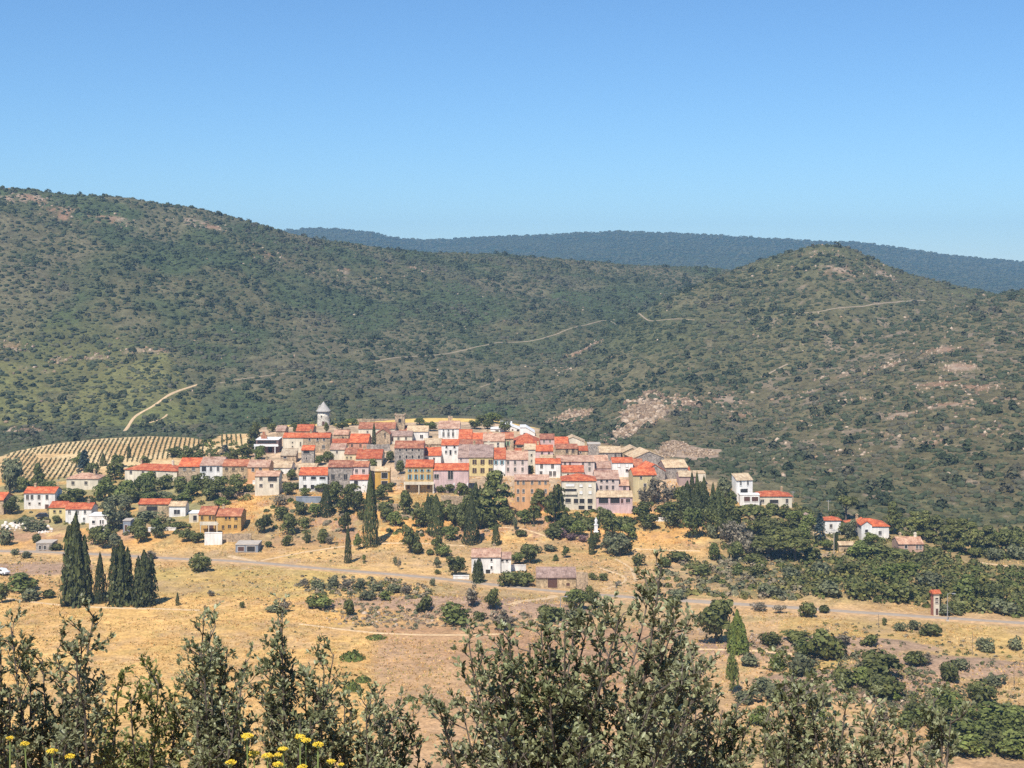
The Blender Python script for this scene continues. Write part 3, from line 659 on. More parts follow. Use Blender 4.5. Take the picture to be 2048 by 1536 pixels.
H_(1110, 1137, 890, 902, 875, 'S', 'R', 'gable', 'sloping red roof between the pink houses and a stone house')
H_(1122, 1169, 884, 898, 874, 'C', 't', 'gableF', 'back-row house with pale cream roof on the right skyline of the village', dep=8)
H_(1112, 1155, 897, 915, 889, 'S', 'r', 'gable', 'stone house with two dark upper windows near the right skyline', [w(902, 5, 8, [1134, 1146])])
H_(1155, 1176, 901, 915, 893, 'S', 'R', 'gable', 'tiny red-roofed stone house left of a roofless stone block', [w(905, 3, 3, [1161])])
H_(1176, 1201, 889, 916, 889, 'G', 'c', 'flat', 'roofless grey stone block with two small holes', [w(895, 2, 2, [1183, 1193], 'o')], name='ruined_house', cat='ruin', dep=6)
H_(1199, 1242, 905, 922, 894, 'G', 't', 'gable', 'grey house with pale roof, a dark door and cream end', [w(911, 4, 7, [1231]), w(914, 3, 11, [1214], 'd')])
H_(1244, 1284, 906, 920, 896, 'T', 't', 'gableF', 'pinkish barn with gable front beside the grey stone hall', [w(911, 7, 6, [1252], 'o')], dep=10, name='barn', cat='barn')
H_(1267, 1329, 916, 934, 903, 'G', 't', 'gableF', 'wide grey stone hall with pale roof and blank gable', dep=12, yaw=10, name='barn', cat='barn')
H_(1113, 1189, 923, 952, 912, 'K', 'p', 'gable', 'long pale pink row house with faded pink roof', [w(927, 4, 6, [1130, 1140, 1166, 1179]), w(938, 4, 7, [1166, 1179])])
H_(1124, 1168, 944, 962, 932, 'C', 'R', 'gable', 'cream house with red roof directly behind the cream apartment block', [w(949, 4, 4, [1136])])
H_(1180, 1217, 928, 938, 912, 'S', 'p', 'gable', 'pink-tiled roof rising behind a shaded pink house')
H_(1186, 1229, 936, 950, 924, 'P', 'p', 'gable', 'shaded pink house with orange-pink roof above the three-windowed pink house')
H_(1224, 1266, 925, 954, 916, 'W', 'R', 'gable', 'white house with red roof and shuttered windows left of the yellow stone-sided house', [w(931, 5, 6, [1238, 1254], 'w', 'W'), w(941, 5, 5, [1254])])
H_(1256, 1287, 937, 950, 919, 'S', 'r', 'gable', 'red tiled roof squeezed behind the yellow stone-sided house')
H_(1266, 1313, 950, 1004, 937, 'Y4', 'R', 'gable', 'tall yellow house with red roof and grey stone left side', [w(955, 4, 5, [1306, 1282]), w(970, 5, 6, [1304, 1290]), w(985, 5, 7, [1300, 1280])], ch=0, yaw=5)
H_(1288, 1331, 943, 960, 929, 'G', 'R', 'gableF', 'grey gable-fronted house with red roof right of the tall yellow house', dep=9, yaw=14)
H_(1330, 1376, 935, 958, 921, 'G', 't', 'gable', 'grey stone hall with cream roof at the right end of the village', dep=10, yaw=8, name='barn', cat='barn')
H_(1350, 1381, 946, 958, 935, 'S', 'R', 'gable', 'low red roof tucked below the cream-roofed stone hall')
H_(1358, 1392, 953, 972, 943, 'P2', 't', 'gable', 'shaded pinkish house with pale roof behind the spiky cypresses')
H_(1391, 1411, 947, 970, 947, 'C', 't', 'flat', 'small flat cream house end beside the spiky cypresses', dep=6)
_r, _D, _s = H_(1124, 1192, 962, 1020, 948, 'C', 'R', 'hip', 'cream apartment block with white shutters and dark ground arcade', [w(971, 6, 5, [1162, 1180], 'w', 'W'), w(985, 6, 6, [1162, 1180], 'w', 'W'), w(970, 17, 5, [1140], 'w', 'W'), w(983, 27, 11, [1140], 'o'), w(1001, 11, 8, [1136], 'o'),
     w(1002, 9, 9, [1152], 'o'), w(1002, 10, 9, [1164], 'o'), w(1002, 10, 9, [1180], 'o'), w(1015, 12, 8, [1163], 'o'), w(1015, 9, 8, [1180], 'o')], name='apartment_building', cat='building')
_b = MB(); _b.box(-5.5, -.6, -.5, 0, 4.75, 5.6); _b.build('balcony', wmat('C'), _r)
H_(1190, 1238, 958, 1000, 942, 'K', 'p', 'gable', 'pinkish white house with two rows of three windows beside the apartment block', [w(962, 5, 5, [1203, 1214, 1226]), w(975, 5, 8, [1202, 1214, 1226])])
H_(1193, 1265, 994, 1021, 983, 'P', 't', 'shed', 'low pink house with tan roof and large dark porch bays', [w(1001, 19, 11, [1207], 'o'), w(1001, 19, 11, [1230], 'o'), w(1002, 5, 9, [1244], 'd'), w(1001, 8, 7, [1256])], off=-2.5)
H_(1238, 1258, 971, 1000, 961, 'P', 'p', 'gable', 'narrow pink house squeezed right of the three-windowed pinkish white house', [w(977, 5, 7, [1249])])
# --- right of the village
H_(1472, 1506, 960, 1005, 948, 'W', 't', 'shed', 'tall white house with steep pale roof above dark trees', [w(966, 4, 9, [1481, 1496]), w(983, 16, 11, [1488], 'o')], yaw=16, key='whitetower', pitch=.42)
H_(1480, 1519, 990, 1006, 990, 'W', 'w', 'flat', '', [w(998, 12, 9, [1494], 'g'), w(998, 13, 9, [1510], 'g')], into='whitetower', dep=3.2, off=-3.6)
H_(1509, 1584, 993, 1012, 982, 'C', 'R', 'hip', 'cream bungalow with orange-red hip roof beside the tall white house', [w(1003, 17, 7, [1548], 'o'), w(1002, 5, 9, [1574]), w(1002, 6, 6, [1525])], ch=1)
H_(1606, 1634, 1040, 1054, 1033, 'K', 'g', 'gableF', 'small pale house with gable front left of the blue cedar', dep=8)
H_(1650, 1682, 1041, 1068, 1033, 'W', 'R', 'hip', 'white house with orange roof right of the blue cedar', [w(1052, 5, 7, [1662])])
H_(1702, 1778, 1053, 1076, 1037, 'W', 'R', 'hip', 'white house with wide orange roof and gabled front', [w(1066, 6, 8, [1710, 1760])], key='whitewide', ch=1)
H_(1723, 1744, 1050, 1078, 1043, 'W', 'R', 'gableF', '', [w(1062, 6, 6, [1733])], into='whitewide', off=-4, dep=7)
H_(1678, 1708, 1090, 1104, 1085, 'T', 't', 'gable', 'low tan shed with pale roof right of the tall pole', [w(1096, 4, 6, [1700])], name='shed', cat='shed')
H_(1797, 1847, 1088, 1107, 1075, 'P3', 'p', 'gable', 'pinkish stone house with faded pink roof among the pines', [w(1094, 4, 7, [1834, 1841]), w(1094, 5, 6, [1812])], ch=2)
H_(943, 1001, 1114, 1147, 1098, 'W', 'p', 'gable', 'white farmhouse with pinkish roof above the road', [w(1120, 4, 6, [983, 960]), w(1135, 4, 6, [983]), w(1143, 9, 8, [976], 'a')], key='farm', ch=1, name='farmhouse')
H_(1001, 1022, 1117, 1147, 1106, 'W', 'p', 'gable', '', [w(1121.5, 5, 4, [1005, 1014])], into='farm', off=.6)
H_(1073, 1152, 1155, 1177, 1136, 'T', 'g', 'gable', 'tan roadside barn with grey roof and big brown door', [w(1166, 19, 19, [1105], 'd'), w(1169, 7, 6, [1136], 'g')], name='barn', cat='barn')

# --- windmill
D = depth(648, 851) ; s = D / F
r = empty('windmill', ((647 - CX) * s, D, (HZ - 851) * s)); tag(r, 'round stone windmill with pale conical roof on the hilltop', 'windmill')
b = MB(); b.lathe([(2.75, -2), (2.65, 1), (2.45, 3.5), (2.3, (851 - 822) * s)], 28); b.build('tower', wallmat('d8cebc', True), r, True)
hr = (851 - 822) * s; ha = (851 - 803) * s
b = MB(); b.lathe([(3.0, hr - .05), (2.95, hr + .15), (1.48, hr + (ha - hr) * .5), (.05, ha)], 20)
b.build('roof', plain('wood_shingle', lin('a8a198'), .85, .3, 3), r)
b = MB(); b.prism_y([(-2.7, hr), (-1.0, hr), (-1.0, ha - 1.5), (-1.75, ha - 1.5)], -1.1, 1.1); b.build('dormer', plain('dormer_boards', lin('a39c92'), .85, .2, 3), r)
b = MB(); b.tube([(2.3, -.5, hr + .6), (3.2, -1.2, hr - 2.2)], [.12, .1]); b.build('tail_pole', M['wood'], r)
window(r, -.5, 3.9, .5, .8, -2.42); window(r, .3, 1.0, 1.0, 1.9, -2.7, 'd')
# --- church bell tower
D = depth(799, 868); s = D / F; W_ = 19 * s / 2; Ht = (868 - 829) * s
r = empty('bell_tower', ((799.5 - CX) * s, D, (HZ - 868) * s)); tag(r, 'square tan stone bell tower with round arched opening', 'bell tower')
b = MB(); b.box(-W_, W_, 0, 2 * W_, -2, Ht - .5); b.build('wall', wmat('S'), r)
b = MB(); b.box(-W_ - .15, W_ + .15, -.15, 2 * W_ + .15, Ht - .5, Ht - .22)
for sx in (-1, 1):
    for sy in (0, 1): b.box(sx * W_ - .3, sx * W_ + .3, sy * 2 * W_ - .3, sy * 2 * W_ + .3, Ht - .22, Ht + .25)
b.build('parapet', wmat('S'), r)
n = 14; pts = [(-.55, Ht - 3.1), (.55, Ht - 3.1)] + [(.55 * math.cos(t), Ht - 2.1 + .55 * math.sin(t)) for t in np.linspace(0, math.pi, n)]
b = MB(); b.prism_y(pts, -.03, .02); b.build('arched_opening_shade', M['dark'], r)  # no hollow behind the arch: its shade is a flat dark sheet
# --- roadside transformer tower
D = depth(1873, 1232); s = D / F; a = 6.2 * s; Ht = (1232 - 1187) * s
r = empty('transformer_tower', ((1873 - CX) * s, D, (HZ - 1232) * s), math.radians(8)); tag(r, 'slim white transformer tower with red tiled cap by the road', 'tower')
b = MB(); b.box(-a, a, 0, 2 * a, -1, Ht); b.build('wall', wmat('C'), r)
b = MB(); b.prism_x([(-.35, Ht - .05), (2 * a + .35, Ht - .05), (2 * a + .35, Ht + .1), (a, Ht + .75), (-.35, Ht + .1)], -a - .35, a + .35); b.build('roof', roofmat('R'), r)
b = MB(); b.box(-a - .06, -a, -.02, 2 * a, -1, Ht - .2); b.build('brick_side', plain('brick_face', lin('9a6450'), .9, .3, 3), r)
window(r, .1, .95, .55, 1.5, 0, 'd'); window(r, .05, Ht - 1.2, .7, .4); window(r, .05, Ht - 2.0, .7, .3)
# ------------------------------------------------------------------ crowns made of many small leaf cards
def unit(n):
    v = rng.normal(size=(n, 3)); return v / np.linalg.norm(v, axis=1)[:, None]
def cards(P, N, size, aspect=1.0, up=None, jit=.6):
    n = len(P); N = N + unit(n) * jit; N /= np.linalg.norm(N, axis=1)[:, None]
    t = unit(n) if up is None else np.broadcast_to(np.array(up, float), (n, 3)) + unit(n) * .45
    T = t - (t * N).sum(1)[:, None] * N; T /= np.linalg.norm(T, axis=1)[:, None] + 1e-9
    B = np.cross(N, T); s = (size * (.6 + .8 * rng.random(n)))[:, None]
    k = rng.random((4, n, 1)) * .5 + .75
    V = np.stack([P - T * s * aspect * k[0], P - B * s * k[1], P + T * s * aspect * k[2], P + B * s * k[3]], 1).reshape(-1, 3)
    Q = np.arange(4 * n).reshape(n, 4)
    return V, Q
def blob_pts(C, R, n, zlo=-.55, flat=1.0):
    i = rng.choice(len(C), n, p=R ** 2 / (R ** 2).sum())
    d = unit(n); d[:, 2] = np.where(d[:, 2] < zlo, -d[:, 2], d[:, 2])
    P = C[i] + d * R[i][:, None] * (.72 + .33 * rng.random(n))[:, None] * np.array([1, 1, flat])
    return P, d * np.array([1, 1, 1 / max(flat, .3)])
def crown_arrays(kind):
    if kind == 'round':
        n, K = 1500, 20; d = unit(K); r = rng.random(K) ** .5
        C = np.array([0, 0, .53]) + d * r[:, None] * np.array([.34, .34, .34]); R = .12 + .12 * rng.random(K)
        P, N = blob_pts(C, R, n); return cards(P, N, .036, 1.2)
    if kind == 'bush':
        n, K = 800, 14; d = unit(K); r = rng.random(K) ** .5
        C = np.array([0, 0, .42]) + d * r[:, None] * np.array([.34, .34, .3]); R = .14 + .13 * rng.random(K)
        P, N = blob_pts(C, R, n, -.8); P[:, 2] = np.maximum(P[:, 2], 0); return cards(P, N, .048, 1.2)
    if kind == 'cypress':
        n = 2600; h = rng.random(n) ** .85; th = rng.random(n) * 6.283
        R = .5 * np.minimum(1, (h / .10 + .25) ** .6) * (1 - h ** 1.9) ** .85 * (.8 + .42 * vn(th * 1.3 + 5, h * 9)) * (.85 + .2 * rng.random(n))
        P = np.stack([R * np.cos(th), R * np.sin(th), h], 1); N = np.stack([np.cos(th), np.sin(th), .35 + 0 * th], 1)
        return cards(P, N, .03, 1.0, None, .7)
    if kind == 'conifer':
        Pl, Nl = [], []
        for k in range(8):
            n = 900 if k == 0 else 420; hh = 1.0 if k == 0 else rng.uniform(.55, .93); a = k * .9 + rng.random() * .5; off = 0 if k == 0 else rng.uniform(.22, .34); wd = .27 if k == 0 else rng.uniform(.17, .24)
            h = rng.random(n) ** .8; th = rng.random(n) * 6.283
            R = wd * np.minimum(1, h / .12 + .5) * (1 - h) ** .55 * (.6 + .55 * np.abs(np.sin(h * 17 + 2 * th + k)) ** .8) * (.7 + .6 * vn(th * 1.6 + k * 3, h * 9)) * (.8 + .3 * rng.random(n))
            cx = off * (1 - .2 * h); Pl.append(np.stack([R * np.cos(th) + cx * np.cos(a), R * np.sin(th) + cx * np.sin(a), (.02 + .98 * h) * hh], 1)); Nl.append(np.stack([np.cos(th), np.sin(th), .5 + 0 * th], 1))
        return cards(np.concatenate(Pl), np.concatenate(Nl), .03, 1.4, None, .7)
    if kind == 'umbrella':
        n, K = 1300, 20; th = rng.random(K) * 6.283; r = .36 * rng.random(K) ** .5
        C = np.stack([r * np.cos(th), r * np.sin(th), .78 - .9 * r ** 2 + (rng.random(K) - .5) * .22], 1); R = .10 + .1 * rng.random(K)
        P, N = blob_pts(C, R, n, -.3, .75); return cards(P, N, .03, 1.3)
    if kind == 'pine':
        n, K = 2800, 36; th = rng.random(K) * 6.283; z = .16 + .8 * (np.arange(K) + rng.random(K)) / K
        r = (.40 * (1 - ((z - .15) / .85) ** 2.2) * (.3 + .7 * rng.random(K)))
        C = np.stack([r * np.cos(th), r * np.sin(th), z - .04], 1); R = .11 + .1 * rng.random(K)
        P, N = blob_pts(C, R, n, -.3, .55); return cards(P, N, .03, 1.4)
    if kind == 'cedar':
        Pl, Nl = [], []
        for k in range(9):
            z = .1 + .86 * k / 9; rr = .5 * (1 - z) ** .75 + .04
            for a in range(7):
                th = a * .9 + k * .5 + rng.random() * .4; m = 22; t = rng.random(m) ** .7
                L = rr * (.7 + .4 * rng.random()); x = t * L
                Pl.append(np.stack([x * np.cos(th) + rng.normal(size=m) * .03 * (1 - t * .5), x * np.sin(th) + rng.normal(size=m) * .03, z - .10 * t ** 2 + rng.normal(size=m) * .008], 1))
                Nl.append(np.tile([.2 * np.cos(th), .2 * np.sin(th), 1.0], (m, 1)))
        return cards(np.concatenate(Pl), np.concatenate(Nl), .036, 1.3, None, .45)
    if kind == 'sparse':
        n, K = 520, 15; d = unit(K); r = rng.random(K) ** .5
        C = np.array([0, 0, .56]) + d * r[:, None] * np.array([.34, .34, .36]); R = .1 + .12 * rng.random(K)
        P, N = blob_pts(C, R, n, -.9); P[:, 2] = np.maximum(P[:, 2], .02); return cards(P, N, .03, 2.0)
    if kind == 'grassy':
        n = 420; th = rng.random(n) * 6.283; r = .5 * rng.random(n) ** .6; h = (.15 + .45 * (1 - (r / .5) ** 2)) * rng.random(n)
        P = np.stack([r * np.cos(th), r * np.sin(th), h * .9], 1); N = np.stack([np.cos(th), np.sin(th), .3 + 0 * r], 1)
        return cards(P, N, .04, 2.2, (0, 0, 1), .5)
LM = {
 'dark': leafmat('cypress_foliage', (.050, .058, .016), .45, (.085, .092, .026), trans=.1, scale=9),
 'oak': leafmat('oak_foliage', (.098, .108, .029), .45, (.158, .158, .042), scale=7),
 'green': leafmat('green_foliage', (.122, .145, .033), .4, (.185, .20, .05), scale=7),
 'olive': leafmat('olive_foliage', (.14, .145, .07), .4, (.19, .19, .09), scale=7),
 'pine': leafmat('pine_foliage', (.122, .13, .033), .4, (.185, .178, .05), scale=7),
 'blue': leafmat('cedar_foliage', (.055, .085, .080), .35, (.085, .115, .105), scale=9),
 'yel': leafmat('bright_foliage', (.12, .16, .03), .35, (.19, .21, .04), scale=7),
 'grey': leafmat('dry_foliage', (.20, .168, .11), .4, (.27, .225, .15), scale=7),
 'pink': leafmat('oleander_foliage', (.15, .10, .09), .4, (.24, .14, .13), scale=9)}
KIND = {  # code -> (object name, crown kind, material, noun, colour word, category)
 'C': ('cypress_tree', 'cypress', 'dark', 'cypress', 'dark', 'tree'), 'K': ('conifer_tree', 'conifer', 'dark', 'conifer', 'dark', 'tree'),
 'R': ('oak_tree', 'round', 'oak', 'tree', 'dark green', 'tree'), 'T': ('broadleaf_tree', 'round', 'green', 'tree', 'mid green', 'tree'),
 'O': ('olive_tree', 'round', 'olive', 'tree', 'grey-green', 'tree'), 'U': ('umbrella_pine', 'umbrella', 'pine', 'umbrella pine', 'olive green', 'tree'),
 'P': ('pine_tree', 'pine', 'pine', 'pine', 'layered green', 'tree'), 'D': ('pine_tree', 'pine', 'oak', 'pine', 'dark layered', 'tree'), 'E': ('cedar_tree', 'cedar', 'blue', 'cedar', 'bluish tiered', 'tree'),
 'B': ('bush', 'bush', 'oak', 'bush', 'dark green', 'bush'), 'G': ('bush', 'bush', 'green', 'bush', 'fresh green', 'bush'), 'L': ('bush', 'bush', 'olive', 'bush', 'grey-green', 'bush'),
 'Y': ('bush', 'bush', 'yel', 'bush', 'yellow-green', 'bush'), 'S': ('bare_tree', 'sparse', 'grey', 'bare tree', 'grey-brown', 'tree'), 'V': ('dry_bush', 'sparse', 'grey', 'dry bush', 'brownish', 'bush'),
 'N': ('oleander', 'bush', 'pink', 'oleander', 'dusky pink', 'bush'), 'J': ('pine_sapling', 'conifer', 'yel', 'young pine', 'bright green', 'tree'), 'W': ('weed_patch', 'grassy', 'yel', 'weed patch', 'fresh green', 'plant')}
PROTO = {}
def crown_mesh(kind, mat, var):
    k = (kind, mat, var)
    if k not in PROTO:
        V, Q = crown_arrays(kind)
        o = mesh_np('crown', V, Q, LM[mat]); me = o.data; bpy.data.objects.remove(o); PROTO[k] = me
    return PROTO[k]
def trunk_mesh(kind, var):
    k = ('trunk', kind, var)
    if k not in PROTO:
        b = MB()
        top = {'cypress': .5, 'conifer': .6, 'umbrella': .72, 'pine': .9, 'cedar': .9, 'sparse': .5}.get(kind, .5)
        th = .045 if kind in ('round', 'sparse', 'umbrella') else .04
        b.tube([(0, 0, -.15), (.01, 0, .1), (-.01, .01, top * .6), (.01, 0, top)], [th, th * .8, th * .6, th * .25], 7)
        if kind in ('round', 'umbrella', 'sparse', 'pine'):
            for a in range(5 if kind != 'sparse' else 9):
                t = a * 2.4 + var; z = top * (.45 + .1 * a % .4)
                b.tube([(0, 0, z), (.14 * math.cos(t), .14 * math.sin(t), z + .12), (.27 * math.cos(t), .27 * math.sin(t), z + .22)], [th * .5, th * .35, th * .12], 5)
        o = b.build('trunk', M['bark']); PROTO[k] = o.data; bpy.data.objects.remove(o)
    return PROTO[k]
MARKS = [(60, 1000, 'the white house with brown door'), (114, 1030, 'the pale yellow house'), (195, 1046, 'the low white annex'), (165, 965, 'the cream hip-roofed house'), (300, 945, 'the long red-roofed house'),
 (378, 940, 'the terrace row'), (470, 945, 'the tan terrace house'), (534, 970, 'the square cream house'), (310, 1022, 'the carport house'), (355, 1022, 'the small white house'), (450, 1045, 'the ochre villa'), (493, 1096, 'the blue-grey garage'),
 (88, 1094, 'the concrete hut'), (535, 892, 'the modern flat-roofed house'), (647, 830, 'the windmill'), (612, 890, 'the pale stone block'), (625, 965, 'the white arched-terrace house'), (680, 955, 'the grey barn-house'), (765, 955, 'the bright yellow house'),
 (800, 848, 'the bell tower'), (820, 915, 'the big grey stone building'), (838, 955, 'the blue-shuttered ochre house'), (900, 950, 'the raised pink house'), (960, 935, 'the yellow town house'), (1064, 990, 'the orange building'), (1096, 940, 'the five-windowed white house'),
 (1158, 990, 'the cream apartment block'), (1228, 1008, 'the low pink porch house'), (1290, 975, 'the tall yellow house'), (1380, 945, 'the right-end stone hall'), (1490, 980, 'the tall white house'), (1548, 1000, 'the cream bungalow'), (1640, 1048, 'the blue cedar'),
 (1740, 1055, 'the wide orange roof'), (1693, 1095, 'the low tan shed'), (1822, 1092, 'the pinkish stone house'), (1871, 1210, 'the transformer tower'), (980, 1125, 'the white farmhouse'), (1112, 1157, 'the roadside barn'), (1192, 1050, 'the white statue'),
 (240, 900, 'the vineyard'), (200, 1190, 'the tall dark tree row'), (400, 1118, 'the round roadside bush'), (695, 1090, 'the lone slim cypress'), (740, 1020, 'the tall hillside cypress'), (990, 985, 'the big dark pine'), (850, 1235, 'the rocky knoll'), (560, 1160, 'the green-gold field'),
 (700, 1330, 'the golden field'), (1430, 1240, 'the big round oak'), (1740, 1320, 'the rocky scree'), (1950, 1270, 'the thin fence poles'), (1545, 1065, 'the umbrella pines'), (1420, 1000, 'the spiky cypresses'), (1330, 1020, 'the low white wall'), (1620, 1210, 'the rounded railside bush'), (1150, 1170, 'the barn'), (2000, 1440, 'the lower right corner')]
PEND = []
def plant(code, px, vb, vt, wpx, label=None, yaw=None, D=None):
    nm, kind, mat, noun, cword, cat = KIND[code]
    if D is None: x, D, z = at(px, vb)
    else: x = (px - CX) / F * D; z = z1(x, D)
    s = D / F; h = max((vb - vt) * s, .4); wd = max(wpx * s, .3)
    var = rng.integers(0, 3)
    o = empty(nm, (x, D, z - .05 * h), rng.random() * 6.28 if yaw is None else yaw, (wd, wd, h))
    link('foliage' if cat != 'tree' else 'crown', crown_mesh(kind, mat, int(var)), o)
    if cat == 'tree': link('trunk', trunk_mesh(kind, int(var)), o)
    elif cat == 'bush': link('stem', trunk_mesh('bush', int(var)), o)
    o['category'] = cat
    if label: o['label'] = label
    else: PEND.append((o, px, (vb + vt) / 2, vb - vt, wpx, noun, cword))
    return o
def finish_labels():
    from collections import defaultdict
    G = defaultdict(list)
    for (o, px, v, h, wpx, noun, cword) in PEND:
        m = min(MARKS, key=lambda q: (q[0] - px) ** 2 + 2.2 * (q[1] - v) ** 2)
        dx, dv = px - m[0], v - m[1]
        if abs(dx) < 16 and abs(dv) < 14: rel = 'at the side of'
        elif abs(dx) > 1.1 * abs(dv): rel = 'left of' if dx < 0 else 'right of'
        else: rel = 'in front of' if dv > 0 else 'behind'
        size = 'tiny' if h < 16 else 'small' if h < 30 else 'tall' if h > 1.6 * wpx and h > 40 else 'large' if h > 60 else ''
        G[' '.join(f'{size} {cword} {noun} {rel} {m[2]}'.split())].append((o, px, v, h))
    used = set()
    for lab, L in G.items():
        if len(L) == 1: L[0][0]['label'] = lab; continue
        n = len(L); num = {2: 'two', 3: 'three', 4: 'four', 5: 'five', 6: 'six', 7: 'seven', 8: 'eight', 9: 'nine', 10: 'ten'}.get(n, 'several')
        if n == 2 and abs(L[0][3] - L[1][3]) > 8:
            L.sort(key=lambda q: -q[3]); ws = ['taller of two,', 'shorter of two,']
        else:
            L.sort(key=lambda q: q[1]); o_ = ['second', 'third', 'fourth', 'fifth', 'sixth', 'seventh', 'eighth', 'ninth']
            ws = ['leftmost of %s,' % num] + [o_[i] + ' from left,' for i in range(n - 2)] + ['rightmost of %s,' % num]
        for (o, *_), wv in zip(L, ws): o['label'] = wv + ' ' + lab
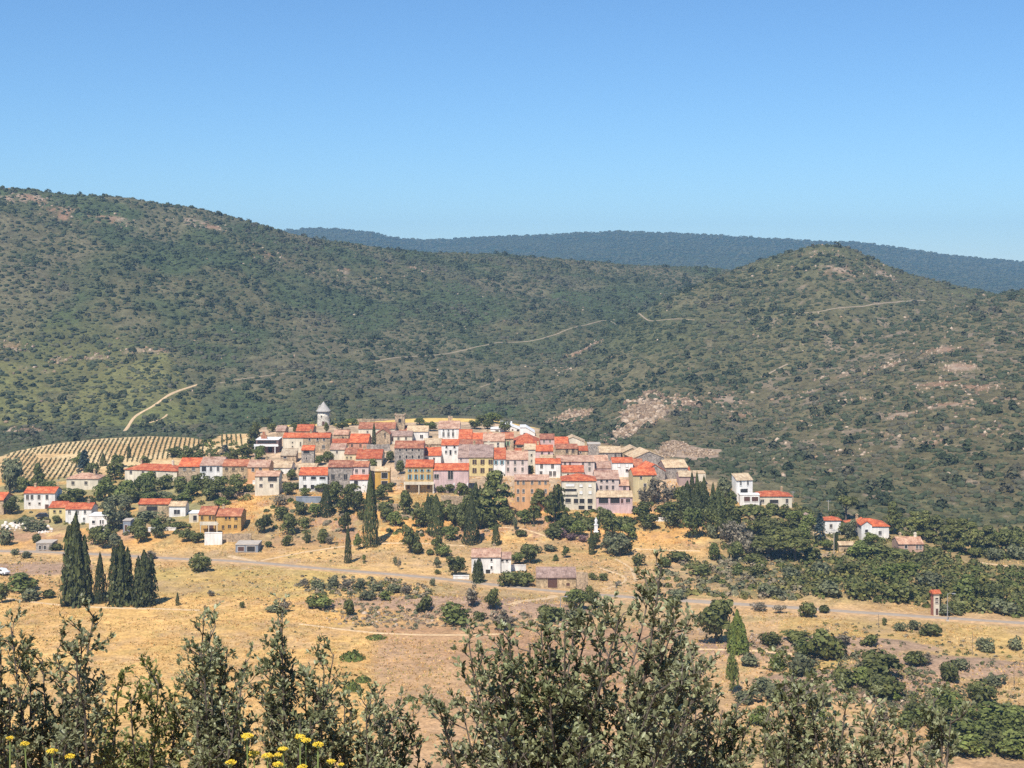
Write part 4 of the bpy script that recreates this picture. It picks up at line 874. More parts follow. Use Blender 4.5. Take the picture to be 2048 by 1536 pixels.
PL = """
K 152 1209 1020 72|C 200 1206 1100 25|K 243 1209 1076 62|K 288 1211 1096 58|C 355 1211 1183 8|C 696 1126 1044 15|C 741 1092 936 32|C 992 1090 1043 17|C 1183 1109 1053 12|C 943 1087 985 34|C 652 1032 968 26
R 668 1010 958 44|R 813 1030 974 40|C 872 1070 985 34|K 856 1040 985 26|D 990 1034 938 84|K 952 1035 962 36|P 1078 1022 975 40|R 1110 1048 958 50|B 1140 1052 1022 54|B 1172 1056 1026 54|R 1212 1058 1010 50|B 1250 1060 1026 44|B 1105 1075 1045 50
R 1288 1040 998 58|R 1335 1040 998 62|S 1308 1008 952 44|S 1336 1012 958 44|S 1286 1012 968 34|C 1384 1000 940 13|C 1394 1002 940 13|C 1408 1000 948 13|K 1375 1030 960 46|K 1405 1036 968 50|K 1435 1040 972 46|R 1360 1010 968 40
T 1385 1076 1008 58|O 1452 1000 944 46|D 1462 1040 978 44|U 1512 1072 1003 96|U 1560 1112 1052 104|S 1482 1108 1035 60|U 1530 1092 1028 92|R 1470 1070 1010 50|E 1640 1080 1014 34|B 1572 1034 1010 56|B 1610 1036 1012 50|U 1692 1040 988 56|T 1604 1084 1046 44|T 1590 1046 1018 40|R 1545 1030 1004 40
D 1786 1068 1000 44|P 1830 1078 1020 56|P 1872 1084 1028 58|P 1905 1100 1034 64|P 1945 1112 1040 60|B 1760 1116 1076 70|T 1722 1118 1080 54|B 1800 1116 1088 62|O 1700 1078 1030 34|K 1673 1100 1062 14|T 1650 1100 1076 36|B 1870 1112 1090 40|L 1990 1120 1085 50|L 2035 1118 1080 44|T 2000 1090 1055 44
B 401 1142 1098 54|B 1615 1233 1190 40|R 1433 1284 1186 102|J 1474 1304 1215 50|Y 1556 1342 1300 36|B 1652 1320 1236 92|B 1590 1284 1254 72|L 1600 1350 1290 76|B 1752 1352 1284 110|B 1832 1332 1292 52|B 1775 1392 1330 84|B 1682 1376 1318 56|B 1900 1362 1314 50|B 1965 1404 1352 70|T 1465 1388 1300 28
G 1890 1424 1370 72|G 2000 1452 1398 112|G 1900 1476 1422 110|G 2030 1506 1448 84|G 1955 1478 1436 80|L 1970 1304 1264 40|L 2032 1300 1262 34|Y 1520 1450 1405 50|L 1545 1400 1352 60|B 1830 1432 1390 60|Y 1790 1400 1375 34
B 700 1232 1185 32|B 850 1222 1180 40|G 906 1248 1196 76|V 1000 1262 1212 54|S 945 1215 1163 46|R 985 1218 1172 40|B 1092 1242 1200 62|T 1152 1218 1172 56|L 1150 1238 1208 46|G 640 1216 1184 62|L 545 1223 1203 38|V 572 1224 1194 32|R 1188 1215 1178 34|G 1120 1240 1210 40|V 1020 1252 1228 40|B 960 1240 1218 30
L 635 1178 1152 30|L 665 1176 1146 34|V 692 1180 1152 34|L 720 1178 1150 32|L 752 1182 1156 34|L 785 1186 1160 36|V 812 1188 1164 34|L 735 1200 1172 34|G 770 1200 1178 34|V 610 1176 1156 26|B 484 1216 1199 14|V 420 1192 1178 26|L 865 1172 1150 14
R 528 1066 1024 42|R 580 1070 1020 46|B 575 1092 1060 24|B 610 1056 1026 28|B 646 1086 1052 26|V 660 1088 1066 26|R 690 1066 1018 32|T 716 1100 1066 20|B 722 1040 1014 20|B 535 1094 1077 18|B 615 1086 1060 16|R 820 1106 1044 46|B 836 1108 1074 36|G 886 1112 1084 42|B 862 1110 1094 20
T 728 1124 1107 11|O 790 1131 1112 14|V 798 1139 1114 14|O 873 1136 1112 20|B 875 1149 1135 15|R 912 1152 1106 54|K 957 1166 1114 28|B 1018 1172 1128 50|B 1052 1172 1130 50|R 1060 1126 1084 56|T 1032 1128 1102 36|G 1111 1122 1106 15|T 1131 1116 1088 20|L 1068 1106 1086 34|L 1100 1102 1084 32|B 1277 1132 1100 30|O 1240 1112 1064 60|O 1215 1108 1060 42
N 1142 1080 1060 26|N 1166 1083 1063 24|N 1128 1076 1050 22|B 1185 1160 1140 22|B 1206 1161 1142 26|B 1355 1122 1092 54|T 1428 1122 1080 26|G 1475 1150 1122 32|B 1515 1152 1124 44|L 1352 1198 1172 46|B 1180 1198 1158 20|L 1425 1076 1040 24|G 1330 1135 1110 34|O 1030 1060 1030 14|B 1045 1072 1055 30|B 1345 1215 1182 36
O 20 986 903 62|D 76 984 924 32|E 168 956 889 40|C 206 932 904 14|C 258 916 884 9|T 236 936 904 36|R 290 932 910 26|T 210 1000 954 52|G 250 1000 950 52|T 288 990 946 56|L 330 1002 974 52|G 370 1004 980 50|R 402 978 944 52|R 440 988 948 56|R 472 992 944 40|B 496 986 960 24|R 350 914 894 52|R 388 926 890 52|E 450 908 886 32|R 490 916 888 42
R 508 884 850 32|R 545 864 844 26|R 22 1028 988 38|R 150 1002 972 62|O 225 1062 1004 52|R 206 1096 1044 48|R 281 1084 1048 40|O 252 1022 990 40|L 300 1042 1012 64|G 315 1058 1032 40|B 356 1056 1040 42|R 376 1082 1056 46|Y 445 1010 992 36|R 112 1046 1030 24|L 68 1062 1034 50|L 12 1090 1040 34|B 74 1085 1064 24|B 112 1100 1080 30|L 55 1045 1030 60
G 40 1180 1140 80|R 4 1206 1162 36|L 60 1200 1168 60|B 100 1196 1172 30|R 905 922 908 22|B 686 908 890 30|R 640 982 962 44|R 702 996 964 44|B 595 978 960 30|T 612 992 972 26|B 1062 946 926 14|R 1242 952 932 22|B 558 946 930 40|C 748 890 842 9|R 590 868 842 18|K 606 860 836 16|R 653 866 842 12|R 684 860 842 34|T 705 850 834 40|R 780 984 962 24|R 762 1000 966 40
R 730 984 960 24|R 962 846 828 30|T 985 846 822 44|R 950 858 838 34|R 620 912 890 20|V 560 1010 988 40|B 545 985 965 22|R 575 990 962 34|R 800 948 918 24|R 815 932 904 22|B 935 1000 970 28|R 900 985 965 34|B 880 985 966 22|L 30 1110 1092 20|V 300 1118 1098 40|L 52 1116 1096 26|B 1402 985 955 26|C 1426 1010 962 12|B 1400 1150 1120 60|R 925 1062 1024 34|R 1095 1010 985 30
W 704 1318 1282 54|W 704 1380 1340 40|W 752 1276 1264 44|W 726 1362 1338 34|Y 1545 1530 1500 40|L 1495 1405 1370 60|V 1600 1400 1372 70|W 820 1400 1384 30|V 1235 1172 1160 20|B 1310 1190 1168 40|L 1660 1190 1150 60|B 1720 1195 1150 64|B 1790 1200 1150 70|L 1860 1176 1130 60|G 1930 1190 1140 70|B 1990 1200 1150 60|K 1983 1205 1170 18|B 1700 1150 1112 60|L 1640 1150 1115 60
L 1580 1160 1125 54|G 1770 1160 1122 60|Y 1815 1150 1120 60|L 1540 1190 1160 50|L 1885 1230 1200 44|B 1912 1228 1196 40|B 1650 1226 1204 26|V 1520 1222 1204 40|V 1560 1226 1206 34|L 1830 1260 1232 34|B 1860 1270 1236 50|L 1800 1262 1238 30|B 1768 1250 1230 14|L 2010 1228 1190 60|B 1885 1398 1372 40
R 565 1040 1008 40|R 600 1030 1000 34|T 630 1034 1004 34|R 690 1030 985 40|R 715 1020 978 34|R 770 1040 1000 46|T 790 1052 1020 36|R 840 1056 1010 46|T 862 1030 990 36|R 890 1040 996 46|R 915 1052 1005 50|R 935 1040 985 44|R 960 1058 1010 44|T 905 1080 1046 40|R 875 1100 1066 30
R 925 1000 962 40|B 975 1052 1020 50|R 1010 1050 1010 40|T 1050 1046 1014 40|R 1068 1050 1004 36|R 1128 1066 1030 40|T 1155 1072 1040 40|R 1190 1098 1060 34|R 1225 1075 1030 50|T 1260 1078 1040 44|R 1250 1108 1075 50|R 1300 1058 1022 50|R 1350 1055 1015 52|R 1420 1060 1010 44|R 1445 1078 1030 52|S 1460 1095 1040 50|S 1495 1118 1060 50
U 1535 1120 1068 84|U 1590 1122 1072 70|R 1470 1120 1080 50|B 1510 1128 1100 50|B 1620 1118 1085 50|R 1580 1074 1036 50|T 1620 1060 1026 40|P 1850 1064 1018 40|P 1925 1078 1034 46|P 1975 1100 1048 50|R 2020 1098 1055 54|T 1740 1090 1062 40|R 1690 1070 1042 36|R 1670 1052 1018 34|B 1840 1120 1098 40
R 185 960 922 44|T 160 935 905 34|R 230 960 920 46|R 270 962 926 40|T 300 970 938 46|R 330 978 946 44|R 360 985 950 40|T 385 995 962 44|R 420 1000 962 46|R 455 1000 966 44|T 300 1012 980 50|R 265 1005 972 46|L 235 1010 980 46|R 340 1015 988 40|R 50 990 950 44|T 100 985 960 40|R 130 1012 985 40|R 180 1020 992 44|O 215 1030 995 46|O 250 1052 1014 50
R 275 1075 1035 44|R 320 1075 1046 36|O 232 1098 1060 40|R 395 1086 1062 34|R 190 1090 1050 40|R 556 968 940 30|R 582 960 936 30|R 470 925 896 36|R 425 925 900 36|T 520 920 888 34|R 505 905 872 30|R 530 852 832 28|R 512 868 840 26|T 640 930 908 30|R 655 925 900 28|R 745 940 915 24|R 780 925 900 24|R 1010 865 838 30|R 975 858 836 30|T 860 862 840 30|T 840 850 834 26
G 1860 1450 1405 70|G 1930 1440 1395 70|B 1985 1500 1445 80|G 2030 1530 1480 90|G 1940 1520 1468 90|L 1870 1510 1468 60|B 2040 1440 1400 50|G 1810 1455 1415 56|L 1520 1380 1345 54|V 1560 1400 1365 50|L 1640 1410 1375 56|G 1720 1370 1325 60|B 1540 1290 1258 50|L 1500 1330 1298 50|V 1690 1290 1262 50
L 1920 1340 1308 44|V 1850 1330 1300 40|L 1990 1370 1340 50|B 1740 1290 1262 44|G 1610 1310 1275 50|Y 1640 1440 1410 40|G 2020 1470 1420 80|V 1760 1440 1405 50
"""
NAMED = {(152, 1209): 'tallest dark conifer at the left end of the field tree row', (200, 1206): 'slim cypress between the two dark conifer groups in the field', (243, 1209): 'pointed dark conifer just right of the slim cypress in the field row',
 (288, 1211): 'broad dark conifer at the right end of the field tree row', (355, 1211): 'tiny cypress standing alone in the field right of the tree row', (696, 1126): 'lone slim cypress with brownish tip above the road', (741, 1092): 'tallest hillside cypress in front of the bright yellow house',
 (992, 1090): 'small pointed cypress on orange grass above the white farmhouse', (1183, 1109): 'thin cypress below the white statue', (990, 1034): 'huge dark layered pine left of the orange building', (401, 1142): 'round dark bush beside the road at left', (1433, 1284): 'big round dark oak at the edge of the tan field',
 (1474, 1304): 'bright green young pine in front of the big round oak', (1640, 1080): 'bluish tiered cedar left of the white house with orange roof', (1615, 1233): 'rounded dark bush standing on the roadside verge', (1384, 1000): 'leftmost of three spiky cypresses right of the village', (1394, 1002): 'middle one of three spiky cypresses right of the village', (1408, 1000): 'rightmost of three spiky cypresses right of the village',
 (1465, 1388): 'narrow ivy-green column below the bright young pine', (1556, 1342): 'glowing yellow-green bush below the bright young pine', (1786, 1068): 'tall dark pine right of the wide orange roof'}
for item in PL.replace('\n', '|').split('|'):
    if item.strip():
        c, px, vb, vt, wd = item.split(); px, vb, vt, wd = map(float, (px, vb, vt, wd))
        plant(c, px, vb, vt, wd, NAMED.get((px, vb)))
finish_labels()
# ------------------------------------------------------------------ vineyard
def bot_v(px): return np.interp(px, [0, 30, 60, 130, 160, 210, 300, 380, 415, 432, 440, 483], [960, 965, 968, 958, 944, 930, 922, 915, 900, 885, 893, 890])
VM = leafmat('vine_leaves', (.085, .09, .034), .35, (.12, .12, .045), scale=2)
nrow = 0
for xk in np.arange(-207, -96, 1.86):
  if 1:
    seg = []
    for y in np.arange(505, 640, 1.2):
        x = xk - .2 * (y - 560); px = CX + F * x / y; v = HZ - F * z1(x, y) / y
        ok = 12 < px < 484 and top_v(px) + .8 < v < bot_v(px) and not (70 < px < 158 and 909 < v < 918) and not (410 < px < 437)
        seg.append((x, y) if ok else None)
    runs = [[]]
    for q in seg:
        if q: runs[-1].append(q)
        elif runs[-1]: runs.append([])
  for seg in runs:
    if len(seg) < 6: continue
    A = np.array(seg); n = len(A); z = zt(A[:, 0], A[:, 1])
    P = np.repeat(np.column_stack([A, z]), 5, 0); th = rng.random(len(P))
    P += np.column_stack([(rng.random(len(P)) - .5) * .3, rng.random(len(P)) * 1.2, .08 + .6 * th])
    N = np.column_stack([rng.normal(size=len(P)) * .7, rng.normal(size=len(P)) * .3, .6 + th])
    V, Q = cards(P, N, .24, 1.3)
    o = mesh_np('vine_row', V, Q, VM); nrow += 1
    tag(o, 'low green vine row running up the pale vineyard left of the village', 'vine row', 'rows of the vineyard')

# ------------------------------------------------------------------ walls, outcrops, small things
def wallseg(x0, x1, vt, vb, colk, label, name='stone_wall', thick=.6, steps=1):
    n = max(2, int((x1 - x0) / 6)); pts = []
    D0 = depth((x0 + x1) / 2, vb); s = D0 / F
    root = tag_ = None; b = MB(); N_ = n
    for i in range(N_):
        a, c = x0 + (x1 - x0) * i / N_, x0 + (x1 - x0) * (i + 1) / N_
        h = (HZ - vt) * s + (rng.random() - .5) * .25 * (colk in STONE)
        b.box((a - CX) * s, (c - CX) * s, D0 + .02 * (i % 2), D0 + thick, (HZ - vb) * s - 2.5, h)
        if colk not in STONE: b.box((a - CX) * s + .002, (c - CX) * s - .002, D0 - .08, D0 + thick + .08, h, h + .12)
    o = b.build(name, wmat(colk)); tag(o, label, 'wall')
for a in [(409, 444, 1066, 1090, 'W', 'bright white retaining wall under the ochre villa'), (444, 502, 1068, 1084, 'S', 'rough stone terrace wall right of the white retaining wall'), (592, 642, 994, 1006, 'B', 'grey rendered wall below the white arched-terrace house'),
          (418, 512, 986, 993, 'S', 'long stone wall left of the square cream house'), (560, 592, 992, 1000, 'S', 'short stone wall right of the square cream house'), (882, 940, 992, 1018, 'S', 'tall brown stone retaining wall below the raised pink house'), (748, 806, 1008, 1022, 'S', 'stone terrace wall on the slope below the bright yellow house'),
          (760, 830, 1030, 1038, 'S', 'lower stone terrace wall on the orange slope'), (296, 352, 1056, 1062, 'W', 'low white garden wall below the carport house'), (1298, 1360, 1036, 1043, 'W', 'low white wall under the two dark plane trees'), (733, 780, 889, 902, 'G', 'grey terrace wall in front of the stone chapel'),
          (1022, 1052, 1131, 1142, 'W', 'white terrace wall right of the white farmhouse'), (1153, 1176, 1146, 1182, 'S', 'stone side wall right of the roadside barn'), (1160, 1184, 1186, 1197, 'W', 'short white wall by the road below the barn'), (700, 820, 838, 842, 'S', 'ruined rampart along the hilltop behind the bell tower'),
          (896, 905, 832, 842, 'S', 'broken stone stub on the golden hilltop'), (520, 548, 886, 905, 'S', 'stone buttress wall beside the modern flat-roofed house'), (906, 938, 1152, 1159, 'W', 'low white wall at the roadside in front of the white farmhouse'), (60, 98, 1041, 1047, 'S', 'low stone wall below the white house with brown door'), (1620, 1662, 1108, 1113, 'S', 'low stone wall on the path below the blue cedar'), (505, 540, 962, 968, 'W', 'small white wall below the orange terrace house')]:
    wallseg(*a)
def rocks(name, cells, mat, label, cat='rock', group=None, kind=None):
    """one mesh of jagged stones; cells = (x, y, size)"""
    base = np.array([(math.cos(t) * r, math.sin(t) * r, z) for z, r in ((-.5, .8), (.1, 1.0), (.6, .62)) for t in np.linspace(0, 2 * math.pi, 6, endpoint=False)] + [(0, 0, .85)])
    q = [[i, (i + 1) % 6, 6 + (i + 1) % 6, 6 + i] for i in range(6)] + [[6 + i, 6 + (i + 1) % 6, 12 + (i + 1) % 6, 12 + i] for i in range(6)]
    t3 = [[12 + i, 12 + (i + 1) % 6, 18] for i in range(6)]
    C = np.array(cells); n = len(C); z = zt(C[:, 0], C[:, 1])
    J = base[None] * (1 + (rng.random((n, 19, 3)) - .5) * .75)
    a = rng.random(n) * 6.28; ca, sa = np.cos(a)[:, None], np.sin(a)[:, None]
    X = J[..., 0] * ca - J[..., 1] * sa; Y = J[..., 0] * sa + J[..., 1] * ca
    sc = C[:, 2][:, None]; as_ = (.6 + .8 * rng.random((n, 3)))
    V = np.stack([X * sc * as_[:, :1] + C[:, :1], Y * sc * as_[:, 1:2] + C[:, 1:2], J[..., 2] * sc * as_[:, 2:] + z[:, None]], -1).reshape(-1, 3)
    off = (np.arange(n) * 19)[:, None, None]
    Q = (np.array(q)[None] + off).reshape(-1, 4); T = (np.array(t3)[None] + off).reshape(-1, 3)
    c = np.repeat(np.array([lin(h) for h in ('a08a72', '8a745e', 'b49e86', '766250', '9a8064')])[rng.integers(0, 5, n)], 19, 0)
    o = mesh_np(name, V, [Q, T], mat, col=c); tag(o, label, cat, group, kind); return o
RM = attrmat('limestone', lo=.7, hi=1.25, s1=.6, s2=2.5, bump=.4)
def cellpatch(px, v, rpx, rv, n, smin, smax, ang=0):
    out = []
    for _ in range(n):
        a = random.random() * 6.28; r = random.random() ** .6
        dx, dv = rpx * r * math.cos(a), rv * r * math.sin(a); ca, sa = math.cos(ang), math.sin(ang)
        x, y, z = at(px + dx * ca - dv * sa, v + dx * sa + dv * ca); out.append((x, y, smin + (smax - smin) * random.random() ** 2))
    return out
for (args, lab) in [([(1290, 820, 50, 36, 420, .4, 1.7, -.4), (1370, 805, 34, 20, 110, .4, 1.3), (1235, 870, 40, 14, 170, .4, 1.3, -.35), (1265, 850, 40, 14, 190, .4, 1.5, -.5)], 'large pale rocky crag on the spur behind the village'),
                    ([(1150, 832, 38, 14, 170, .4, 1.4, -.35), (1105, 843, 14, 8, 50, .4, 1.2)], 'smaller pale rock outcrop between the village and the crag'),
                    ([(1350, 892, 32, 9, 420, .2, .7), (1400, 906, 36, 8, 380, .2, .7), (1330, 905, 24, 12, 260, .2, .7)], 'fan of pale rubble right above the cream-roofed halls')]:
    rocks('rock_outcrop', sum((cellpatch(*a) for a in args), []), RM, lab)
rocks('rock_outcrop', cellpatch(1740, 1386, 75, 22, 210, .15, .75, .35) + cellpatch(1830, 1410, 60, 14, 110, .15, .6, .4), RM, 'broken stone scree slope among bushes at lower right')
rocks('rock_outcrop', cellpatch(800, 1238, 110, 14, 190, .15, .6) + cellpatch(700, 1240, 60, 10, 60, .12, .4), RM, 'low rocky knoll with scattered stones in the middle of the fields')
rocks('rock_outcrop', cellpatch(1090, 1250, 50, 12, 90, .15, .6) + cellpatch(1150, 1262, 30, 8, 40, .15, .5), RM, 'stony bank left of the big foreground shrub top')
rocks('rock_outcrop', cellpatch(1525, 1280, 34, 16, 110, .15, .55) + cellpatch(1380, 1270, 40, 12, 70, .15, .5), RM, 'stone heap right of the bright young pine')
rocks('rubble_heap', cellpatch(40, 1052, 40, 9, 80, .2, .8) + cellpatch(85, 1060, 24, 7, 60, .2, .6), plain('white_rubble', lin('d8cabc'), .9, .3, 2), 'pale rubble heap below the hedge at far left')
rocks('rubble_heap', cellpatch(1560, 1105, 50, 8, 40, .2, .6) + cellpatch(1650, 1110, 40, 6, 40, .2, .5), RM, 'stones along the path under the umbrella pines')
hillcells = []
for (x, y, rx, ry, s) in PATCH:
    for _ in range(int(70 * s)):
        hillcells.append((x + rx * (random.random() - .5) * 2.2, y + ry * (random.random() - .5) * 2.2, .2 + .8 * random.random() ** 2))
for _ in range(900):
    px = random.uniform(-60, 2110) if random.random() < .5 else random.uniform(1500, 2110); y = random.uniform(500 if px > 1500 else 660, 1150); hillcells.append(((px - CX) / F * y, y, .2 + .9 * random.random() ** 2))
rocks('boulders', hillcells, RM, None, None, None, 'stuff')

def pole(px, vb, vt, label, r=.12, mat='concrete', name='utility_pole', arm=True):
    x, D, z = at(px, vb); s = D / F; h = (vb - vt) * s
    b = MB(); b.tube([(0, 0, -.5), (0, 0, h)], [r, r * .7], 8)
    root = empty(name, (x, D, z)); tag(root, label, 'pole'); b.build('shaft', M[mat], root)
    if arm:
        b = MB(); b.box(-.7, .7, -.06, .06, h - .4, h - .28)
        for q in (-.6, 0, .6): b.box(q - .04, q + .04, -.04, .04, h - .28, h - .1)
        b.build('crossarm', M['metal'], root)
for a in [(1668, 1108, 1058, 'tall pale utility pole left of the low tan shed'), (1657, 1022, 1000, 'short pale pole above the blue cedar'), (1586, 1004, 982, 'pale pole right of the cream bungalow'), (116, 972, 958, 'pale pole below the vineyard beside the dark conifers')]: pole(*a)
for a in [(1945, 1310, 1264, 'thin wooden post in the grass left of two grey-green bushes'), (2028, 1372, 1328, 'thin wooden post near the right photo edge'), (1757, 1256, 1228, 'thin leaning post beside the road left of the transformer tower')]: pole(*a, r=.06, mat='wood', name='fence_post', arm=False)
def lamp(px, vb, vt, label):
    x, D, z = at(px, vb); s = D / F; h = (vb - vt) * s
    root = empty('street_lamp', (x, D, z)); tag(root, label, 'street lamp')
    b = MB(); b.tube([(0, 0, -.3), (0, 0, .3), (0, 0, h)], [.16, .1, .06], 8); b.build('pole', M['metal'], root)
    b = MB(); b.tube([(0, 0, h), (.45, -.3, h + .25), (1.0, -.7, h + .3)], [.05, .045, .04], 6); b.build('arm', M['metal'], root)
    b = MB(); b.box(.8, 1.5, -1.05, -.7, h + .2, h + .36); b.build('lamp_head', M['metal'], root)
    b = MB(); b.box(-.35, .35, -.35, .35, -.4, .18); b.build('base', M['concrete'], root)
lamp(1895, 1242, 1188, 'thin grey street lamp right of the transformer tower'); lamp(1121, 1226, 1194, 'street lamp with angled head below the roadside barn')
# white statue on a tall plinth
x, D, z = at(1192, 1066); s = D / F
r = empty('statue', (x, D, z)); tag(r, 'white statue on a tall plinth in the garden below the porch house', 'statue')
b = MB(); b.box(-.75, .75, -.75, .75, -1, .5); b.box(-.5, .5, -.5, .5, .5, 2.3); b.box(-.62, .62, -.62, .62, 2.3, 2.5); b.build('plinth', M['white'], r)
b = MB(); b.lathe([(.36, 2.5), (.42, 2.8), (.3, 3.4), (.34, 3.9), (.3, 4.05), (.12, 4.15), (.17, 4.3), (.16, 4.45), (.03, 4.58)], 14)
b.tube([(-.3, 0, 3.85), (-.42, -.1, 3.4), (-.2, -.3, 3.2)], [.1, .09, .07]); b.tube([(.3, 0, 3.85), (.42, -.1, 3.4), (.2, -.3, 3.2)], [.1, .09, .07]); b.build('figure', M['white'], r, True)
def car(px, vb, colr, label, yaw):
    x, D, z = at(px, vb); r = empty('car', (x, D, z + .25), math.radians(yaw)); tag(r, label, 'car')
    pm = plain('car_paint', colr, .3, .05)
    b = MB(); b.prism_y([(-2.1, .35), (2.1, .35), (2.12, .8), (1.3, .95), (.75, 1.45), (-1.2, 1.47), (-1.9, 1.0), (-2.12, .85)], -.82, .82); b.build('body', pm, r)
    b = MB()
    for y0, y1 in ((-.835, -.82), (.82, .835)): b.prism_y([(-1.6, 1.0), (1.0, 1.0), (.65, 1.36), (-1.15, 1.38)], y0, y1)
    b.build('window', M['glass'], r)
    for q in (-1.35, 1.35):
        for y in (-.78, .78):
            b = MB(); n = 14; b.prism_y([(q + .33 * math.cos(t), .33 + .33 * math.sin(t)) for t in np.linspace(0, 2 * math.pi, n, endpoint=False)], y - .1, y + .1); wv = b.build('wheel', M['dark'], r)
            b = MB(); b.prism_y([(q + .18 * math.cos(t), .33 + .18 * math.sin(t)) for t in np.linspace(0, 2 * math.pi, n, endpoint=False)], y - .12, y + .12); b.build('rim', M['metal'], wv)
car(86, 1037, (.03, .035, .045), 'dark car parked left of the pale yellow house', 8); car(4, 1150, (.75, .75, .74), 'white car cut off by the left photo edge below the road', -30)
b = MB(); x, D, z = at(301, 1030); b.box(-2.2, 2.2, -.06, .06, 0, .14); b.prism_x([(-1.8, 2.0), (0, 2.5), (0, 2.56), (-1.8, 2.06)], -2.0, 2.0); b.tube([(-1.9, -1.75, -.3), (-1.9, -1.75, 2.0)], [.05, .05]); b.tube([(1.9, -1.75, -.3), (1.9, -1.75, 2.0)], [.05, .05])
o = b.build('awning', M['white']); o.location = (x, D - 1.5, z + .2); tag(o, 'white awning in front of the shaded carport', 'awning')

# ------------------------------------------------------------------ uncountable vegetation: hillside scrub, thickets, dry grass
def domes(name, X, Y, R, Hh, colr, mat, seg=7):
    n = len(X); z = zt(X, Y)
    th = np.linspace(0, 2 * math.pi, seg, endpoint=False)
    rings = [(-.15, .85), (.38, 1.0), (.78, .66)]
    base = np.array([(math.cos(t) * r, math.sin(t) * r, h) for h, r in rings for t in th] + [(0, 0, 1.0)]); nv = len(base)
    J = base[None] * (1 + (rng.random((n, nv, 3)) - .5) * np.array([.55, .55, .45]))
    V = np.stack([J[..., 0] * R[:, None] + X[:, None], J[..., 1] * R[:, None] + Y[:, None], J[..., 2] * Hh[:, None] + z[:, None]], -1).reshape(-1, 3)
    q = [[k * seg + i, k * seg + (i + 1) % seg, (k + 1) * seg + (i + 1) % seg, (k + 1) * seg + i] for k in range(2) for i in range(seg)]
    t3 = [[2 * seg + i, 2 * seg + (i + 1) % seg, 3 * seg] for i in range(seg)]
    off = (np.arange(n) * nv)[:, None, None]
    cc = np.repeat(colr, nv, 0) * (1 + (rng.random((n * nv, 1)) - .5) * .5)
    o = mesh_np(name, V, [(np.array(q)[None] + off).reshape(-1, 4), (np.array(t3)[None] + off).reshape(-1, 3)], mat, col=cc)
    tag(o, kind='stuff'); return o
SM = attrmat('scrub_foliage', lo=.7, hi=1.3, s1=1.2, s2=4)
pal = np.array([(.050, .060, .029), (.059, .069, .034), (.073, .079, .041), (.064, .073, .037), (.086, .085, .049), (.095, .086, .056)])
def scatter(n, dlo, dhi, plo, phi, keep, rmin, rmax, dark=1.0, hs=.75):
    D = np.sqrt(rng.random(n) * (dhi ** 2 - dlo ** 2) + dlo ** 2); px = plo + rng.random(n) * (phi - plo)
    X = (px - CX) / F * D; k = keep(X, D, px); X, D, px = X[k], D[k], px[k]
    R = rmin + (rmax - rmin) * rng.random(len(X)) ** 2.2
    t = fbm(X / 40 + 3, D / 40 + 8, 4)
    ci = np.clip(((1 - t) * 9 - 2.2 + rng.normal(size=len(X)) * 1.1), 0, 5).astype(int)
    return X, D, R, R * hs * (.7 + .6 * rng.random(len(X))), pal[ci] * dark
def rockfac(X, D):
    r = np.zeros(len(X))
    for (cx, cy, rx, ry, s) in PATCH: r = np.maximum(r, s * np.exp(-((X - cx) / rx) ** 2 - ((D - cy) / ry) ** 2))
    return r
def hillmask(X, D, px):
    ok = (D > 664) | ((px > 1480 + np.maximum(0, (560 - D)) * 1.2) & (D > 462)) | ((px > 1150) & (D > 592)) | ((px > 1590) & (D > 448)) | ((px > 1340) & (D > 535)) | ((px > 1375) & (D > 486)) | ((px > 1085) & (D > 564)) | ((px > 1600) & (D > 434))
    ok &= ~inpoly(px, HZ - F * zt(X, D) / D, SCREE)
    ok &= ~((px > 1225) & (px < 1440) & (D > 520) & (D < 620) & (rng.random(len(X)) < .5))
    ok |= (px < 505) & (D > 585) & (HZ - F * zt(X, D) / D < top_v(px) - 3)
    for A_, w_ in PATHS:
        if A_[:, 1].min() < 560: continue
        near = (X > A_[:, 0].min() - 4) & (X < A_[:, 0].max() + 4) & (D > A_[:, 1].min() - 4) & (D < A_[:, 1].max() + 4); ii = np.nonzero(near)[0]
        if len(ii):
            dm = np.sqrt(((X[ii, None] - A_[None, :, 0]) ** 2 + (D[ii, None] - A_[None, :, 1]) ** 2).min(1)); ok[ii[dm < w_ * .5 + 1.6]] = False
    dens = .85 + .7 * (fbm(X / 30, D / 30, 4) - .5) * 2 - rockfac(X, D) * 1.0
    return ok & (rng.random(len(X)) < dens)
a = scatter(90000, 436, 1330, -240, 2300, hillmask, .5, 1.8); domes('scrub', *a, SM)
def hill2(X, D, px): return hillmask(X, D, px) & (rng.random(len(X)) < .5 + 1.2 * (fbm(X / 55 + 20, D / 55, 3) - .45))
X, D, R, Hh, C_ = scatter(6500, 456, 1300, -240, 2300, hill2, 1.4, 3.4, .85, .95)
P, Nn, CC = [], [], []
nl = 44
for i in range(len(X)):
    d = unit(nl); d[:, 2] = np.abs(d[:, 2]); z0 = 0
    P.append(d * np.array([R[i], R[i], Hh[i] * 1.2]) * (.7 + .3 * rng.random((nl, 1))) + np.array([X[i], D[i], 0])); Nn.append(d)
P = np.concatenate(P); Nn = np.concatenate(Nn); P[:, 2] += np.repeat(zt(X, D), nl)
V, Q = cards(P, Nn, .62, 1.1); cc = np.repeat(np.repeat(C_, nl, 0) * (1 + (rng.random((len(P), 1)) - .5) * .6), 4, 0)
o = mesh_np('hillside_trees', V, Q, attrmat('hill_tree_foliage', lo=.8, hi=1.2, s1=1, s2=3), col=cc); tag(o, kind='stuff')
